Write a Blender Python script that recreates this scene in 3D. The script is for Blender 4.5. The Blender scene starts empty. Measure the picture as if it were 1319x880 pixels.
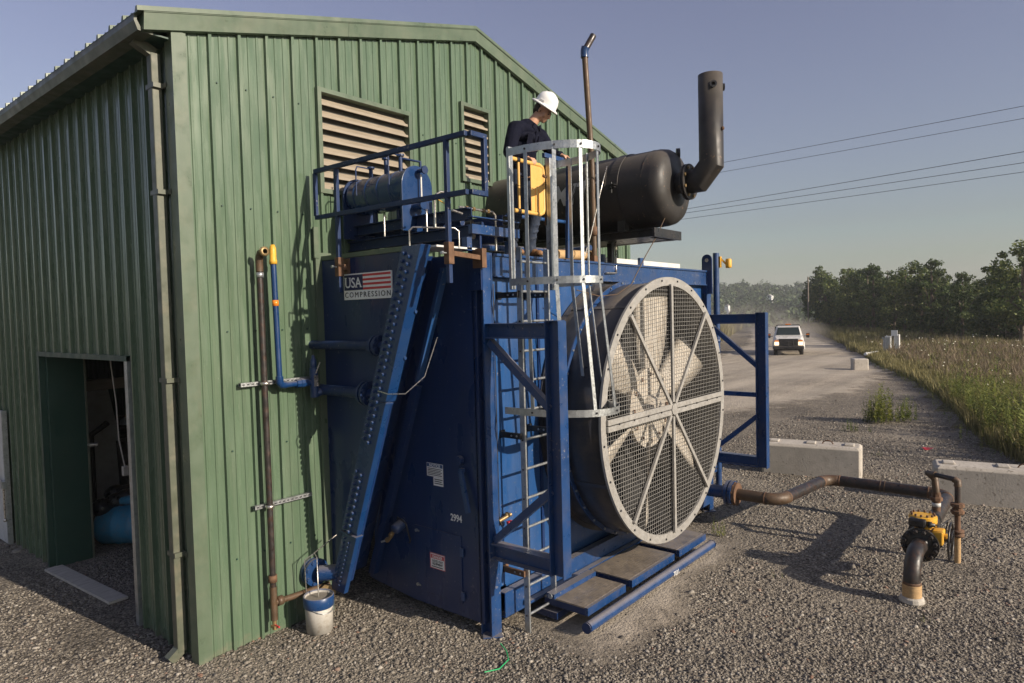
import bpy, bmesh, math, random
import numpy as np
from mathutils import Vector, Matrix, noise as mnoise
random.seed(7); rng = np.random.default_rng(7)
SC = bpy.context.scene; COL = SC.collection
sin, cos, pi, rad = math.sin, math.cos, math.pi, math.radians

# ------------------------------------------------------------------ camera
CAM = Vector((-2.99, -6.50, 3.30))
def camera():
    yaw, pitch, roll = rad(39.703), rad(2.284), rad(-1.461)
    f = Vector((cos(pitch)*cos(yaw), cos(pitch)*sin(yaw), -sin(pitch)))
    r = Vector((sin(yaw), -cos(yaw), 0)); u = r.cross(f)
    c, s = cos(roll), sin(roll)
    r2 = c*r + s*u; u2 = -s*r + c*u
    cd = bpy.data.cameras.new('camera'); cd.sensor_width = 36; cd.lens = 23.8
    cd.clip_start = 0.05; cd.clip_end = 6000
    o = bpy.data.objects.new('camera', cd); COL.objects.link(o)
    m = Matrix((r2, u2, -f)).transposed().to_4x4(); m.translation = CAM
    o.matrix_world = m; SC.camera = o
camera()

# ------------------------------------------------------------------ sky, sun, exposure
SUN_EL, SUN_ROT = rad(22.5), pi - 0.10
w = bpy.data.worlds.new('World'); SC.world = w; w.use_nodes = True
nt = w.node_tree; bg = nt.nodes['Background']
sky = nt.nodes.new('ShaderNodeTexSky'); sky.sky_type = 'NISHITA'; sky.sun_disc = False
sky.sun_elevation = SUN_EL; sky.sun_rotation = SUN_ROT
sky.air_density = 1.5; sky.dust_density = 1.6; sky.ozone_density = 4.6; sky.altitude = 300
hs_ = nt.nodes.new('ShaderNodeHueSaturation'); hs_.inputs['Saturation'].default_value = .70; hs_.inputs['Hue'].default_value = .535
nt.links.new(sky.outputs[0], hs_.inputs['Color']); nt.links.new(hs_.outputs[0], bg.inputs[0]); bg.inputs[1].default_value = 0.080
ld = bpy.data.lights.new('sun', 'SUN'); ld.energy = 5.0; ld.angle = rad(0.55); ld.color = (1.0, 0.87, 0.72)
so = bpy.data.objects.new('sun', ld); COL.objects.link(so)
tosun = Vector((sin(SUN_ROT)*cos(SUN_EL), cos(SUN_ROT)*cos(SUN_EL), sin(SUN_EL)))
so.rotation_euler = tosun.to_track_quat('Z', 'Y').to_euler(); so.location = (0, -30, 20)
SC.view_settings.view_transform = 'Standard'; SC.view_settings.look = 'None'
SC.view_settings.exposure = 0.43; SC.view_settings.gamma = 1.0
SC.cycles.max_bounces = 6; SC.cycles.transparent_max_bounces = 12
SC.cycles.volume_bounces = 0; SC.cycles.use_denoising = True

# ------------------------------------------------------------------ mesh builder
class MB:
    def __init__(s): s.v = []; s.f = []; s.sm = []
    def add(s, vs, fs, smooth=False):
        o = len(s.v); s.v += [tuple(v) for v in vs]; s.f += [tuple(i+o for i in f) for f in fs]
        s.sm += [smooth]*len(fs); return s
    def box(s, x0, x1, y0, y1, z0, z1):
        return s.add([(x0,y0,z0),(x1,y0,z0),(x1,y1,z0),(x0,y1,z0),(x0,y0,z1),(x1,y0,z1),(x1,y1,z1),(x0,y1,z1)],
                     [(0,3,2,1),(4,5,6,7),(0,1,5,4),(1,2,6,5),(2,3,7,6),(3,0,4,7)])
    def bar(s, p0, p1, w, h, up=(0,0,1)):
        p0, p1 = Vector(p0), Vector(p1); d = (p1-p0).normalized(); up = Vector(up)
        if abs(d.dot(up)) > .99: up = Vector((0,1,0)) if abs(d.y) < .9 else Vector((1,0,0))
        a = d.cross(up).normalized(); b = a.cross(d).normalized()
        vs = [p+a*i*w/2+b*j*h/2 for p in (p0,p1) for i,j in ((-1,-1),(1,-1),(1,1),(-1,1))]
        return s.add(vs, [(0,3,2,1)[::-1],(4,5,6,7)[::-1],(0,4,5,1),(1,5,6,2),(2,6,7,3),(3,7,4,0)])
    def ibeam(s, p0, p1, w, h, up=(0,0,1), t=.012):
        p0, p1 = Vector(p0), Vector(p1); d = (p1-p0).normalized(); up = Vector(up)
        a = d.cross(up).normalized(); b = a.cross(d).normalized()
        o = b*(h/2-t/2)
        s.bar(p0+o, p1+o, w, t, b); s.bar(p0-o, p1-o, w, t, b); return s.bar(p0, p1, t, h-2*t-.002, b)
    def channel(s, p0, p1, w, h, up=(0,0,1), t=.01, side=1):
        p0, p1 = Vector(p0), Vector(p1); d = (p1-p0).normalized(); up = Vector(up)
        a = d.cross(up).normalized(); b = a.cross(d).normalized()
        o = b*(h/2-t/2)
        s.bar(p0+o, p1+o, w, t, b); s.bar(p0-o, p1-o, w, t, b)
        return s.bar(p0+a*side*(w/2-t/2), p1+a*side*(w/2-t/2), t, h-2*t-.002, b)
    def tube(s, path, r, n=12, cap=True, smooth=True):
        P = [Vector(p) for p in path]; R = r if isinstance(r, (list,tuple)) else [r]*len(P)
        vs = []; up = None
        for i, p in enumerate(P):
            d = ((P[min(i+1,len(P)-1)]-p).normalized() + (p-P[max(i-1,0)]).normalized())
            d = d.normalized() if d.length > 1e-6 else Vector((0,0,1))
            if up is None: up = Vector((0,0,1)) if abs(d.z) < .9 else Vector((0,1,0))
            a = d.cross(up).normalized(); b = a.cross(d).normalized(); up = b
            k = 1.0
            if 0 < i < len(P)-1:
                c = (P[i+1]-p).normalized().dot((p-P[i-1]).normalized()); k = 1/max(.6, math.sqrt(max(0,(1+c)/2)))
            vs += [p + (a*cos(2*pi*j/n)+b*sin(2*pi*j/n))*R[i]*(k if False else 1) for j in range(n)]
        fs = [(i*n+j, i*n+(j+1)%n, (i+1)*n+(j+1)%n, (i+1)*n+j) for i in range(len(P)-1) for j in range(n)]
        s.add(vs, [f[::-1] for f in fs], smooth)
        if cap:
            L = (len(P)-1)*n
            s.add(vs[:n], [tuple(range(n))]); s.add(vs[L:L+n], [tuple(range(n))[::-1]])
        return s
    def lathe(s, prof, origin=(0,0,0), axis=(0,0,1), n=24, smooth=True, a0=0, a1=2*pi):
        ax = Vector(axis).normalized(); o = Vector(origin)
        t = Vector((0,0,1)) if abs(ax.z) < .9 else Vector((1,0,0))
        a = t.cross(ax).normalized(); b = ax.cross(a)
        full = abs(a1-a0-2*pi) < 1e-6; m = n if full else n+1
        vs = [o + ax*h + (a*cos(a0+(a1-a0)*j/n)+b*sin(a0+(a1-a0)*j/n))*r for r,h in prof for j in range(m)]
        fs = [(i*m+j, i*m+(j+1)%m, (i+1)*m+(j+1)%m, (i+1)*m+j) for i in range(len(prof)-1) for j in range(m if full else n)]
        s.add(vs, fs, smooth); return s
    def disc(s, c, r, axis, t, n=24, r0=None):
        if r0 is None: return s.lathe([(0,-t/2),(r,-t/2),(r,t/2),(0,t/2)], c, axis, n, False)
        return s.lathe([(r0,-t/2),(r,-t/2),(r,t/2),(r0,t/2),(r0,-t/2)], c, axis, n, False)
    def prism(s, poly, axis, a, b):
        """poly: 2D points; axis 'x': (y,z) extruded from x=a to x=b, 'y': (x,z), 'z': (x,y)"""
        n = len(poly)
        def P(u, v, c): return {'x':(c,u,v),'y':(u,c,v),'z':(u,v,c)}[axis]
        area = sum(poly[i][0]*poly[(i+1)%n][1]-poly[(i+1)%n][0]*poly[i][1] for i in range(n))
        if (area < 0) != (axis == 'y'): poly = poly[::-1]
        if a > b: a, b = b, a
        vs = [P(u,v,a) for u,v in poly] + [P(u,v,b) for u,v in poly]
        fs = [tuple(range(n))[::-1], tuple(range(n,2*n))] + [(i,(i+1)%n,n+(i+1)%n,n+i) for i in range(n)]
        return s.add(vs, fs)
    def sphere(s, c, r, n=12, m=8, sc=(1,1,1)):
        c = Vector(c); vs = [c+Vector((0,0,-r*sc[2]))]
        for i in range(1, m):
            t = -pi/2+pi*i/m
            vs += [c+Vector((cos(t)*cos(2*pi*j/n)*r*sc[0], cos(t)*sin(2*pi*j/n)*r*sc[1], sin(t)*r*sc[2])) for j in range(n)]
        vs.append(c+Vector((0,0,r*sc[2])))
        fs = [(0,1+(j+1)%n,1+j) for j in range(n)]
        fs += [(1+i*n+j,1+i*n+(j+1)%n,1+(i+1)*n+(j+1)%n,1+(i+1)*n+j) for i in range(m-2) for j in range(n)]
        L = 1+(m-2)*n; fs += [(L+j,L+(j+1)%n,len(vs)-1) for j in range(n)]
        return s.add(vs, fs, True)
    def mesh(s, name, mat):
        me = bpy.data.meshes.new(name); me.from_pydata(s.v, [], s.f)
        me.polygons.foreach_set('use_smooth', s.sm)
        if mat is not None:
            for m in (mat if isinstance(mat, list) else [mat]): me.materials.append(m)
        me.update(); return me
    def build(s, name, mat, parent=None, bevel=0, **tags):
        o = bpy.data.objects.new(name, s.mesh(name, mat)); return link(o, parent, bevel, **tags)

def link(o, parent=None, bevel=0, label=None, cat=None, group=None, kind=None):
    COL.objects.link(o)
    if parent is not None:
        o.parent = parent
        pw = world_of(parent)
        o.matrix_parent_inverse = pw.inverted() if pw != Matrix.Identity(4) else Matrix.Identity(4)
    if bevel:
        b = o.modifiers.new('bevel', 'BEVEL'); b.width = bevel; b.segments = 2; b.limit_method = 'ANGLE'; b.angle_limit = rad(40)
        b.harden_normals = False
    if label: o['label'] = label
    if cat: o['category'] = cat
    if group: o['group'] = group
    if kind: o['kind'] = kind
    return o
def world_of(o):
    m = Matrix.LocRotScale(o.location, o.rotation_euler, o.scale)
    return (world_of(o.parent) @ o.matrix_parent_inverse @ m) if o.parent else m
def thing(name, label, cat, loc=(0,0,0), rz=0, group=None):
    o = bpy.data.objects.new(name, None); o.location = loc; o.rotation_euler = (0,0,rz)
    return link(o, None, 0, label, cat, group)
def inst(src, name, parent, mat4):
    """another object that shares src's mesh, under parent, at world matrix mat4"""
    o = bpy.data.objects.new(name, src.data if hasattr(src,'data') else src); COL.objects.link(o)
    for m in (src.modifiers if hasattr(src,'modifiers') else []):
        if m.type == 'BEVEL':
            b = o.modifiers.new('bevel','BEVEL'); b.width = m.width; b.segments = m.segments; b.limit_method = 'ANGLE'; b.angle_limit = m.angle_limit
    if parent is not None:
        o.parent = parent; o.matrix_parent_inverse = world_of(parent).inverted()
    l, r, s = mat4.decompose(); o.location = l; o.rotation_euler = r.to_euler(); o.scale = s
    return o
CH = {}
def copy_tree(o, parent=None):
    c = o.copy(); COL.objects.link(c)
    if parent is not None: c.parent = parent
    for ch in [k for k in SC.objects if k.parent == o]: copy_tree(ch, c)
    return c

# ------------------------------------------------------------------ materials
def N(nt, t, **kw):
    n = nt.nodes.new(t)
    for k, v in kw.items():
        if k in n.inputs: n.inputs[k].default_value = v
        else: setattr(n, k, v)
    return n
def new_mat(name):
    m = bpy.data.materials.new(name); m.use_nodes = True; nt = m.node_tree
    return m, nt, nt.nodes['Principled BSDF'], nt.links
def ramp(nt, fac, stops):
    r = nt.nodes.new('ShaderNodeValToRGB'); nt.links.new(fac, r.inputs[0])
    e = r.color_ramp.elements
    while len(e) < len(stops): e.new(.5)
    for i, (p, c) in enumerate(stops):
        e[i].position = p; e[i].color = (c[0], c[1], c[2], 1) if not isinstance(c, (int,float)) else (c,c,c,1)
    return r.outputs[0]
def mixc(nt, fac, a, b, mode='MIX'):
    m = nt.nodes.new('ShaderNodeMix'); m.data_type = 'RGBA'; m.blend_type = mode
    for i, v in ((0,fac),(6,a),(7,b)):
        if isinstance(v, (int,float)): m.inputs[i].default_value = v
        elif isinstance(v, tuple): m.inputs[i].default_value = (*v[:3],1)
        else: nt.links.new(v, m.inputs[i])
    return m.outputs[2]
def paint(name, col, rough=.45, metal=0.0, var=.15, scale=3.0, dirt=None, dirt_amt=.35, bump=.0, bscale=60, spec=.5,
          coat=0.0, stretch=(1,1,1), dust_top=0.0, rvar=.15):
    m, nt, b, L = new_mat(name)
    tc = N(nt,'ShaderNodeTexCoord'); mp = N(nt,'ShaderNodeMapping'); mp.inputs['Scale'].default_value = stretch
    L.new(tc.outputs['Object'], mp.inputs[0])
    n1 = N(nt,'ShaderNodeTexNoise', Scale=scale, Detail=6.0, Roughness=.65); L.new(mp.outputs[0], n1.inputs['Vector'])
    lo = tuple(c*(1-var) for c in col); hi = tuple(min(1,c*(1+var)) for c in col)
    c = ramp(nt, n1.outputs[0], [(.3,lo),(.7,hi)])
    if dirt is not None:
        n2 = N(nt,'ShaderNodeTexNoise', Scale=scale*2.3, Detail=9.0, Roughness=.72); L.new(mp.outputs[0], n2.inputs['Vector'])
        f = ramp(nt, n2.outputs[0], [(.48,0.0),(.75,dirt_amt)])
        c = mixc(nt, f, c, tuple(dirt))
    if dust_top:
        g = N(nt,'ShaderNodeNewGeometry'); sp = N(nt,'ShaderNodeSeparateXYZ'); L.new(g.outputs['Normal'], sp.inputs[0])
        f2 = ramp(nt, sp.outputs[2], [(.35,0.0),(.9,dust_top)])
        c = mixc(nt, f2, c, (.30,.26,.21))
    L.new(c, b.inputs['Base Color'])
    n3 = N(nt,'ShaderNodeTexNoise', Scale=scale*4, Detail=5.0); L.new(mp.outputs[0], n3.inputs['Vector'])
    rr = ramp(nt, n3.outputs[0], [(.3,max(.02,rough-rvar)),(.7,min(1,rough+rvar))]); L.new(rr, b.inputs['Roughness'])
    b.inputs['Metallic'].default_value = metal; b.inputs['Specular IOR Level'].default_value = spec
    b.inputs['Coat Weight'].default_value = coat; b.inputs['Coat Roughness'].default_value = .15
    if bump:
        n4 = N(nt,'ShaderNodeTexNoise', Scale=bscale, Detail=6.0); L.new(tc.outputs['Object'], n4.inputs['Vector'])
        bp = N(nt,'ShaderNodeBump', Strength=bump, Distance=.01); L.new(n4.outputs[0], bp.inputs['Height']); L.new(bp.outputs[0], b.inputs['Normal'])
    return m
TAN = (.28,.23,.17); RUST = (.22,.08,.025)
M = {}
M['green'] = paint('green_painted_steel', (.086,.131,.083), .26, 0, .10, 1.2, (.19,.21,.16), .38, .06, 3, stretch=(3,3,.35), spec=.55)
M['green_trim'] = paint('green_trim_steel', (.085,.118,.078), .40, 0, .10, 1.5, TAN, .18, .03, 8)
M['green_dark'] = paint('dark_green_door_paint', (.012,.045,.032), .45, 0, .12, 1.5, (.05,.07,.055), .2)
M['gutter'] = paint('olive_gutter_paint', (.085,.095,.068), .45, 0, .15, 2, TAN, .4)
M['blue'] = paint('blue_gloss_paint', (.005,.032,.112), .33, 0, .12, 1.3, (.035,.06,.11), .30, .03, 5, coat=.25, dust_top=.40)
M['blue_shade_tone'] = paint('shade_toned_blue_sheet_paint', (.007,.024,.088), .34, 0, .22, .9, (.03,.04,.075), .5, .05, 2.2, spec=.4, coat=.08, stretch=(1,1,.4), dust_top=.4)  # blue sheet paint, base colour darkened for the sides that stand in shade
M['blue_sun_tone'] = paint('sun_toned_blue_sheet_paint', (.015,.066,.20), .38, 0, .14, 1.2, (.12,.13,.16), .35, .04, 3, coat=.2, stretch=(1,1,.4))  # the same blue paint brightened: sunlight on the front put into the colour
M['navy_steel'] = paint('navy_frame_paint', (.008,.026,.085), .5, 0, .2, 2.0, (.05,.05,.06), .3, .03, 12, spec=.35)
M['blue_steel'] = paint('blue_frame_paint', (.009,.043,.140), .38, 0, .18, 2.0, (.12,.10,.085), .35, .04, 12, coat=.2, dust_top=.55)
M['duct'] = paint('dusty_dark_duct_steel', (.018,.022,.034), .42, .0, .35, 1.6, (.13,.10,.07), .5, .04, 5, dust_top=.4)
M['galv'] = paint('galvanised_steel', (.42,.44,.45), .38, .75, .22, 14, (.30,.29,.27), .4, .04, 40, rvar=.12)
M['mesh'] = paint('galvanised_wire', (.36,.35,.33), .5, .35, .12, 8)
M['ring'] = paint('grey_guard_steel', (.34,.33,.31), .5, .3, .12, 6, (.30,.25,.19), .35)
M['blade'] = paint('weathered_beige_fan_blade', (.42,.385,.33), .6, 0, .14, 5, (.30,.22,.14), .75, .1, 30)
M['black_steel'] = paint('matt_black_heatproof_paint', (.021,.019,.018), .55, 0, .25, 1.2, (.07,.052,.04), .5, .05, 30, dust_top=.3)
M['black'] = paint('black_paint', (.012,.012,.013), .4, 0, .3, 4, (.08,.06,.045), .4)
M['pipe'] = paint('weathered_black_pipe', (.022,.019,.018), .42, 0, .35, 5, (.13,.055,.025), .55, .06, 60, stretch=(1,1,1))
M['rust'] = paint('rusted_steel', (.13,.070,.038), .8, 0, .35, 12, (.07,.03,.015), .7, .2, 90)
M['brown_pipe'] = paint('brown_oxidised_pipe', (.085,.055,.032), .55, .1, .25, 5, (.16,.07,.03), .5, .06, 50)
M['yellow'] = paint('yellow_paint', (.66,.36,.035), .5, 0, .12, 6, (.30,.16,.05), .5, .04, 40)
M['gate_yellow'] = paint('pale_yellow_gate_paint', (.66,.38,.10), .5, 0, .08, 4, (.45,.28,.10), .3)
M['tan_tape'] = paint('tan_pipe_wrap', (.44,.29,.14), .8, 0, .25, 14, (.25,.10,.03), .6, .3, 60, stretch=(1,1,4))
M['louver'] = paint('weathered_tan_louver_blade', (.29,.245,.185), .6, .0, .14, 4, (.16,.125,.08), .6, .06, 40, stretch=(.6,2,2))
M['concrete'] = paint('pale_concrete', (.46,.42,.36), .9, 0, .16, 2.5, (.24,.21,.17), .55, .35, 35)
M['white'] = paint('white_paint', (.78,.78,.76), .4, 0, .05, 3, (.5,.47,.42), .3)
M['truck_white'] = paint('dusty_white_car_paint', (.60,.59,.56), .35, 0, .06, 2, (.38,.33,.26), .6)
M['white_dull'] = paint('dull_white_sheet', (.60,.60,.58), .5, 0, .08, 3, (.35,.33,.29), .5)
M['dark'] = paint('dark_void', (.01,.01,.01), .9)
M['dark_int'] = paint('dark_interior_lining', (.06,.06,.055), .9, 0, .2, 2)
M['stainless'] = paint('stainless_tubing', (.55,.52,.48), .32, .9, .1, 10)
M['brass'] = paint('old_brass_fitting', (.30,.21,.10), .5, .6, .3, 20)
M['red'] = paint('red_print', (.50,.03,.04), .5, 0, .08)
M['navy'] = paint('navy_print', (.012,.016,.07), .5, 0, .08)
M['ink'] = paint('black_print', (.015,.015,.02), .6, 0, .05)
M['grey_print'] = paint('grey_stencil_print', (.42,.40,.38), .6, 0, .15, 20)
M['plate'] = paint('worn_tread_plate', (.34,.285,.225), .42, .45, .25, 5, (.08,.09,.13), .5)
def tread_bump(m):
    nt = m.node_tree; b = nt.nodes['Principled BSDF']; tc = N(nt,'ShaderNodeTexCoord')
    mp = N(nt,'ShaderNodeMapping'); mp.inputs['Rotation'].default_value = (0,0,rad(45)); nt.links.new(tc.outputs['Object'], mp.inputs[0])
    ck = N(nt,'ShaderNodeTexChecker', Scale=38.0); nt.links.new(mp.outputs[0], ck.inputs[0])
    bp = N(nt,'ShaderNodeBump', Strength=.8, Distance=.004); nt.links.new(ck.outputs[1], bp.inputs['Height']); nt.links.new(bp.outputs[0], b.inputs['Normal'])
tread_bump(M['plate'])
M['rubber'] = paint('tyre_rubber', (.02,.02,.02), .85, 0, .2, 6, TAN, .5)
def glass_mat():
    m, nt, b, L = new_mat('dark_glass'); b.inputs['Base Color'].default_value = (.02,.03,.03,1); b.inputs['Roughness'].default_value = .06; return m
M['glass'] = glass_mat()
def emit(name, c, s):
    m, nt, b, L = new_mat(name); b.inputs['Base Color'].default_value = (*c,1); b.inputs['Emission Color'].default_value = (*c,1); b.inputs['Emission Strength'].default_value = s; return m
M['headlight'] = emit('lit_headlight', (1,.78,.5), 1.1)
M['lamp'] = emit('lit_bulb_glow', (1,.62,.28), 1.2)
M['amber'] = paint('amber_lens', (.75,.22,.02), .3, 0, .05)
M['skin'] = paint('tanned_skin', (.50,.28,.18), .5, 0, .08, 8)
M['shirt'] = paint('navy_work_shirt', (.006,.007,.016), .95, 0, .35, 9, None, 0, .6, 22, spec=.12)
M['jeans'] = paint('dark_denim', (.015,.024,.045), .9, 0, .4, 7, (.06,.075,.10), .5, .4, 30)
M['boot'] = paint('tan_leather_boot', (.22,.11,.045), .65, 0, .2, 10)
M['hat'] = paint('white_hard_hat_plastic', (.80,.80,.78), .28, 0, .02, 2)
M['hair'] = paint('dark_hair', (.02,.014,.01), .7, 0, .2, 40)
M['barrel'] = paint('faded_blue_plastic', (.03,.20,.34), .5, 0, .15, 4, (.15,.16,.15), .5)
M['bag'] = paint('black_plastic_bag', (.012,.012,.014), .35, 0, .2, 5, None, 0, .8, 14)
M['wood'] = paint('grey_weathered_board', (.42,.39,.34), .85, 0, .2, 3, (.2,.17,.13), .6, .2, 30, stretch=(1,6,6))
M['bucket'] = paint('grimy_bucket_plastic', (.42,.40,.36), .55, 0, .12, 6, (.20,.15,.10), .8)
M['green_cord'] = paint('green_plastic_cord', (.02,.35,.12), .5)
M['bark'] = paint('grey_brown_bark', (.11,.085,.06), .9, 0, .25, 3, None, 0, .5, 12, stretch=(1,1,.2))
M['pole'] = paint('weathered_pole_wood', (.20,.17,.13), .9, 0, .2, 3, stretch=(4,4,.3))
M['wire'] = paint('power_line_cable', (.02,.02,.022), .6)
def mud_foot(m, h=.45):
    nt = m.node_tree; b = nt.nodes['Principled BSDF']; L = nt.links; src = b.inputs['Base Color'].links[0].from_socket
    g = N(nt,'ShaderNodeNewGeometry'); sp = N(nt,'ShaderNodeSeparateXYZ'); L.new(g.outputs['Position'], sp.inputs[0])
    n = N(nt,'ShaderNodeTexNoise', Scale=7.0, Detail=9.0, Roughness=.7); L.new(g.outputs['Position'], n.inputs['Vector'])
    a = N(nt,'ShaderNodeMath', operation='MULTIPLY_ADD'); L.new(n.outputs[0], a.inputs[0]); a.inputs[1].default_value = h*1.6; a.inputs[2].default_value = -h*.62
    s = N(nt,'ShaderNodeMath', operation='SUBTRACT'); L.new(a.outputs[0], s.inputs[0]); L.new(sp.outputs[2], s.inputs[1])
    f = ramp(nt, s.outputs[0], [(.0,0.0),(.22,.55)]); L.new(mixc(nt, f, src, (.20,.17,.125)), b.inputs['Base Color'])
    # faint rain streaks
    mp = N(nt,'ShaderNodeMapping'); mp.inputs['Scale'].default_value = (14,14,.5); L.new(g.outputs['Position'], mp.inputs[0])
    n2 = N(nt,'ShaderNodeTexNoise', Scale=1.0, Detail=5.0); L.new(mp.outputs[0], n2.inputs['Vector'])
    src = b.inputs['Base Color'].links[0].from_socket
    L.new(mixc(nt, .8, src, ramp(nt, n2.outputs[0], [(.35,(.92,.93,.93)),(.65,(1.06,1.06,1.05))]), 'MULTIPLY'), b.inputs['Base Color'])
def chips(m, col, amt=.6, sc=34, th=.69):
    nt = m.node_tree; b = nt.nodes['Principled BSDF']; L = nt.links; src = b.inputs['Base Color'].links[0].from_socket
    g = N(nt,'ShaderNodeNewGeometry'); n = N(nt,'ShaderNodeTexNoise', Scale=sc, Detail=3.0, Roughness=.5); L.new(g.outputs['Position'], n.inputs['Vector'])
    n2 = N(nt,'ShaderNodeTexNoise', Scale=2.2, Detail=4.0); L.new(g.outputs['Position'], n2.inputs['Vector'])
    mu = N(nt,'ShaderNodeMath', operation='MULTIPLY_ADD'); L.new(n2.outputs[0], mu.inputs[0]); mu.inputs[1].default_value = .35; L.new(n.outputs[0], mu.inputs[2])
    f = ramp(nt, mu.outputs[0], [(th+.17,0.0),(th+.20,amt)]); L.new(mixc(nt, f, src, col), b.inputs['Base Color'])
for k in ('blue_steel','blue_sun_tone','navy_steel'): chips(M[k], (.26,.24,.22))
chips(M['blue_shade_tone'], (.12,.14,.18), .5, 22); chips(M['black_steel'], (.20,.12,.07), .5, 26); chips(M['concrete'], (.16,.14,.11), .6, 16, .66)
for k in ('green','green_trim','blue_steel','blue_shade_tone','blue_sun_tone'): mud_foot(M[k], .45 if k == 'green' else .25)
def foliage(name, a, b_, c_, trans=.25, scale=.5):
    m, nt, b, L = new_mat(name)
    g = N(nt,'ShaderNodeNewGeometry'); tc = N(nt,'ShaderNodeTexCoord')
    n1 = N(nt,'ShaderNodeTexNoise', Scale=scale, Detail=3.0); L.new(g.outputs['Position'], n1.inputs['Vector'])
    oi = N(nt,'ShaderNodeObjectInfo')
    ad = N(nt,'ShaderNodeMath', operation='ADD'); L.new(g.outputs['Random Per Island'], ad.inputs[0]); L.new(n1.outputs[0], ad.inputs[1])
    mu = N(nt,'ShaderNodeMath', operation='MULTIPLY'); L.new(ad.outputs[0], mu.inputs[0]); mu.inputs[1].default_value = .5
    ad2 = N(nt,'ShaderNodeMath', operation='MULTIPLY_ADD'); L.new(oi.outputs['Random'], ad2.inputs[0]); ad2.inputs[1].default_value = .24; L.new(mu.outputs[0], ad2.inputs[2])
    c = ramp(nt, ad2.outputs[0], [(.25,a),(.6,b_),(.9,c_)])
    L.new(c, b.inputs['Base Color']); b.inputs['Roughness'].default_value = .6; b.inputs['Specular IOR Level'].default_value = .25
    tr = N(nt,'ShaderNodeBsdfTranslucent'); L.new(c, tr.inputs['Color'])
    mx = N(nt,'ShaderNodeMixShader'); mx.inputs[0].default_value = trans
    L.new(b.outputs[0], mx.inputs[1]); L.new(tr.outputs[0], mx.inputs[2]); L.new(mx.outputs[0], nt.nodes['Material Output'].inputs[0])
    return m
M['leaf'] = foliage('tree_leaves', (.024,.046,.015), (.062,.098,.028), (.18,.205,.06))
M['leaf_far'] = foliage('distant_tree_leaves', (.020,.040,.018), (.040,.068,.028), (.085,.115,.045), .1, .03)
M['weed'] = foliage('green_weed_leaves', (.07,.10,.024), (.14,.175,.038), (.29,.29,.08), .3, 1.5)
M['drygrass'] = foliage('dry_brown_grass', (.12,.095,.06), (.22,.17,.11), (.33,.26,.175), .35, .35)
M['grass'] = foliage('olive_grass', (.09,.095,.035), (.165,.15,.06), (.29,.25,.11), .3, .35)
M['flower'] = paint('pale_wildflower', (.75,.72,.55), .8)

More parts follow.
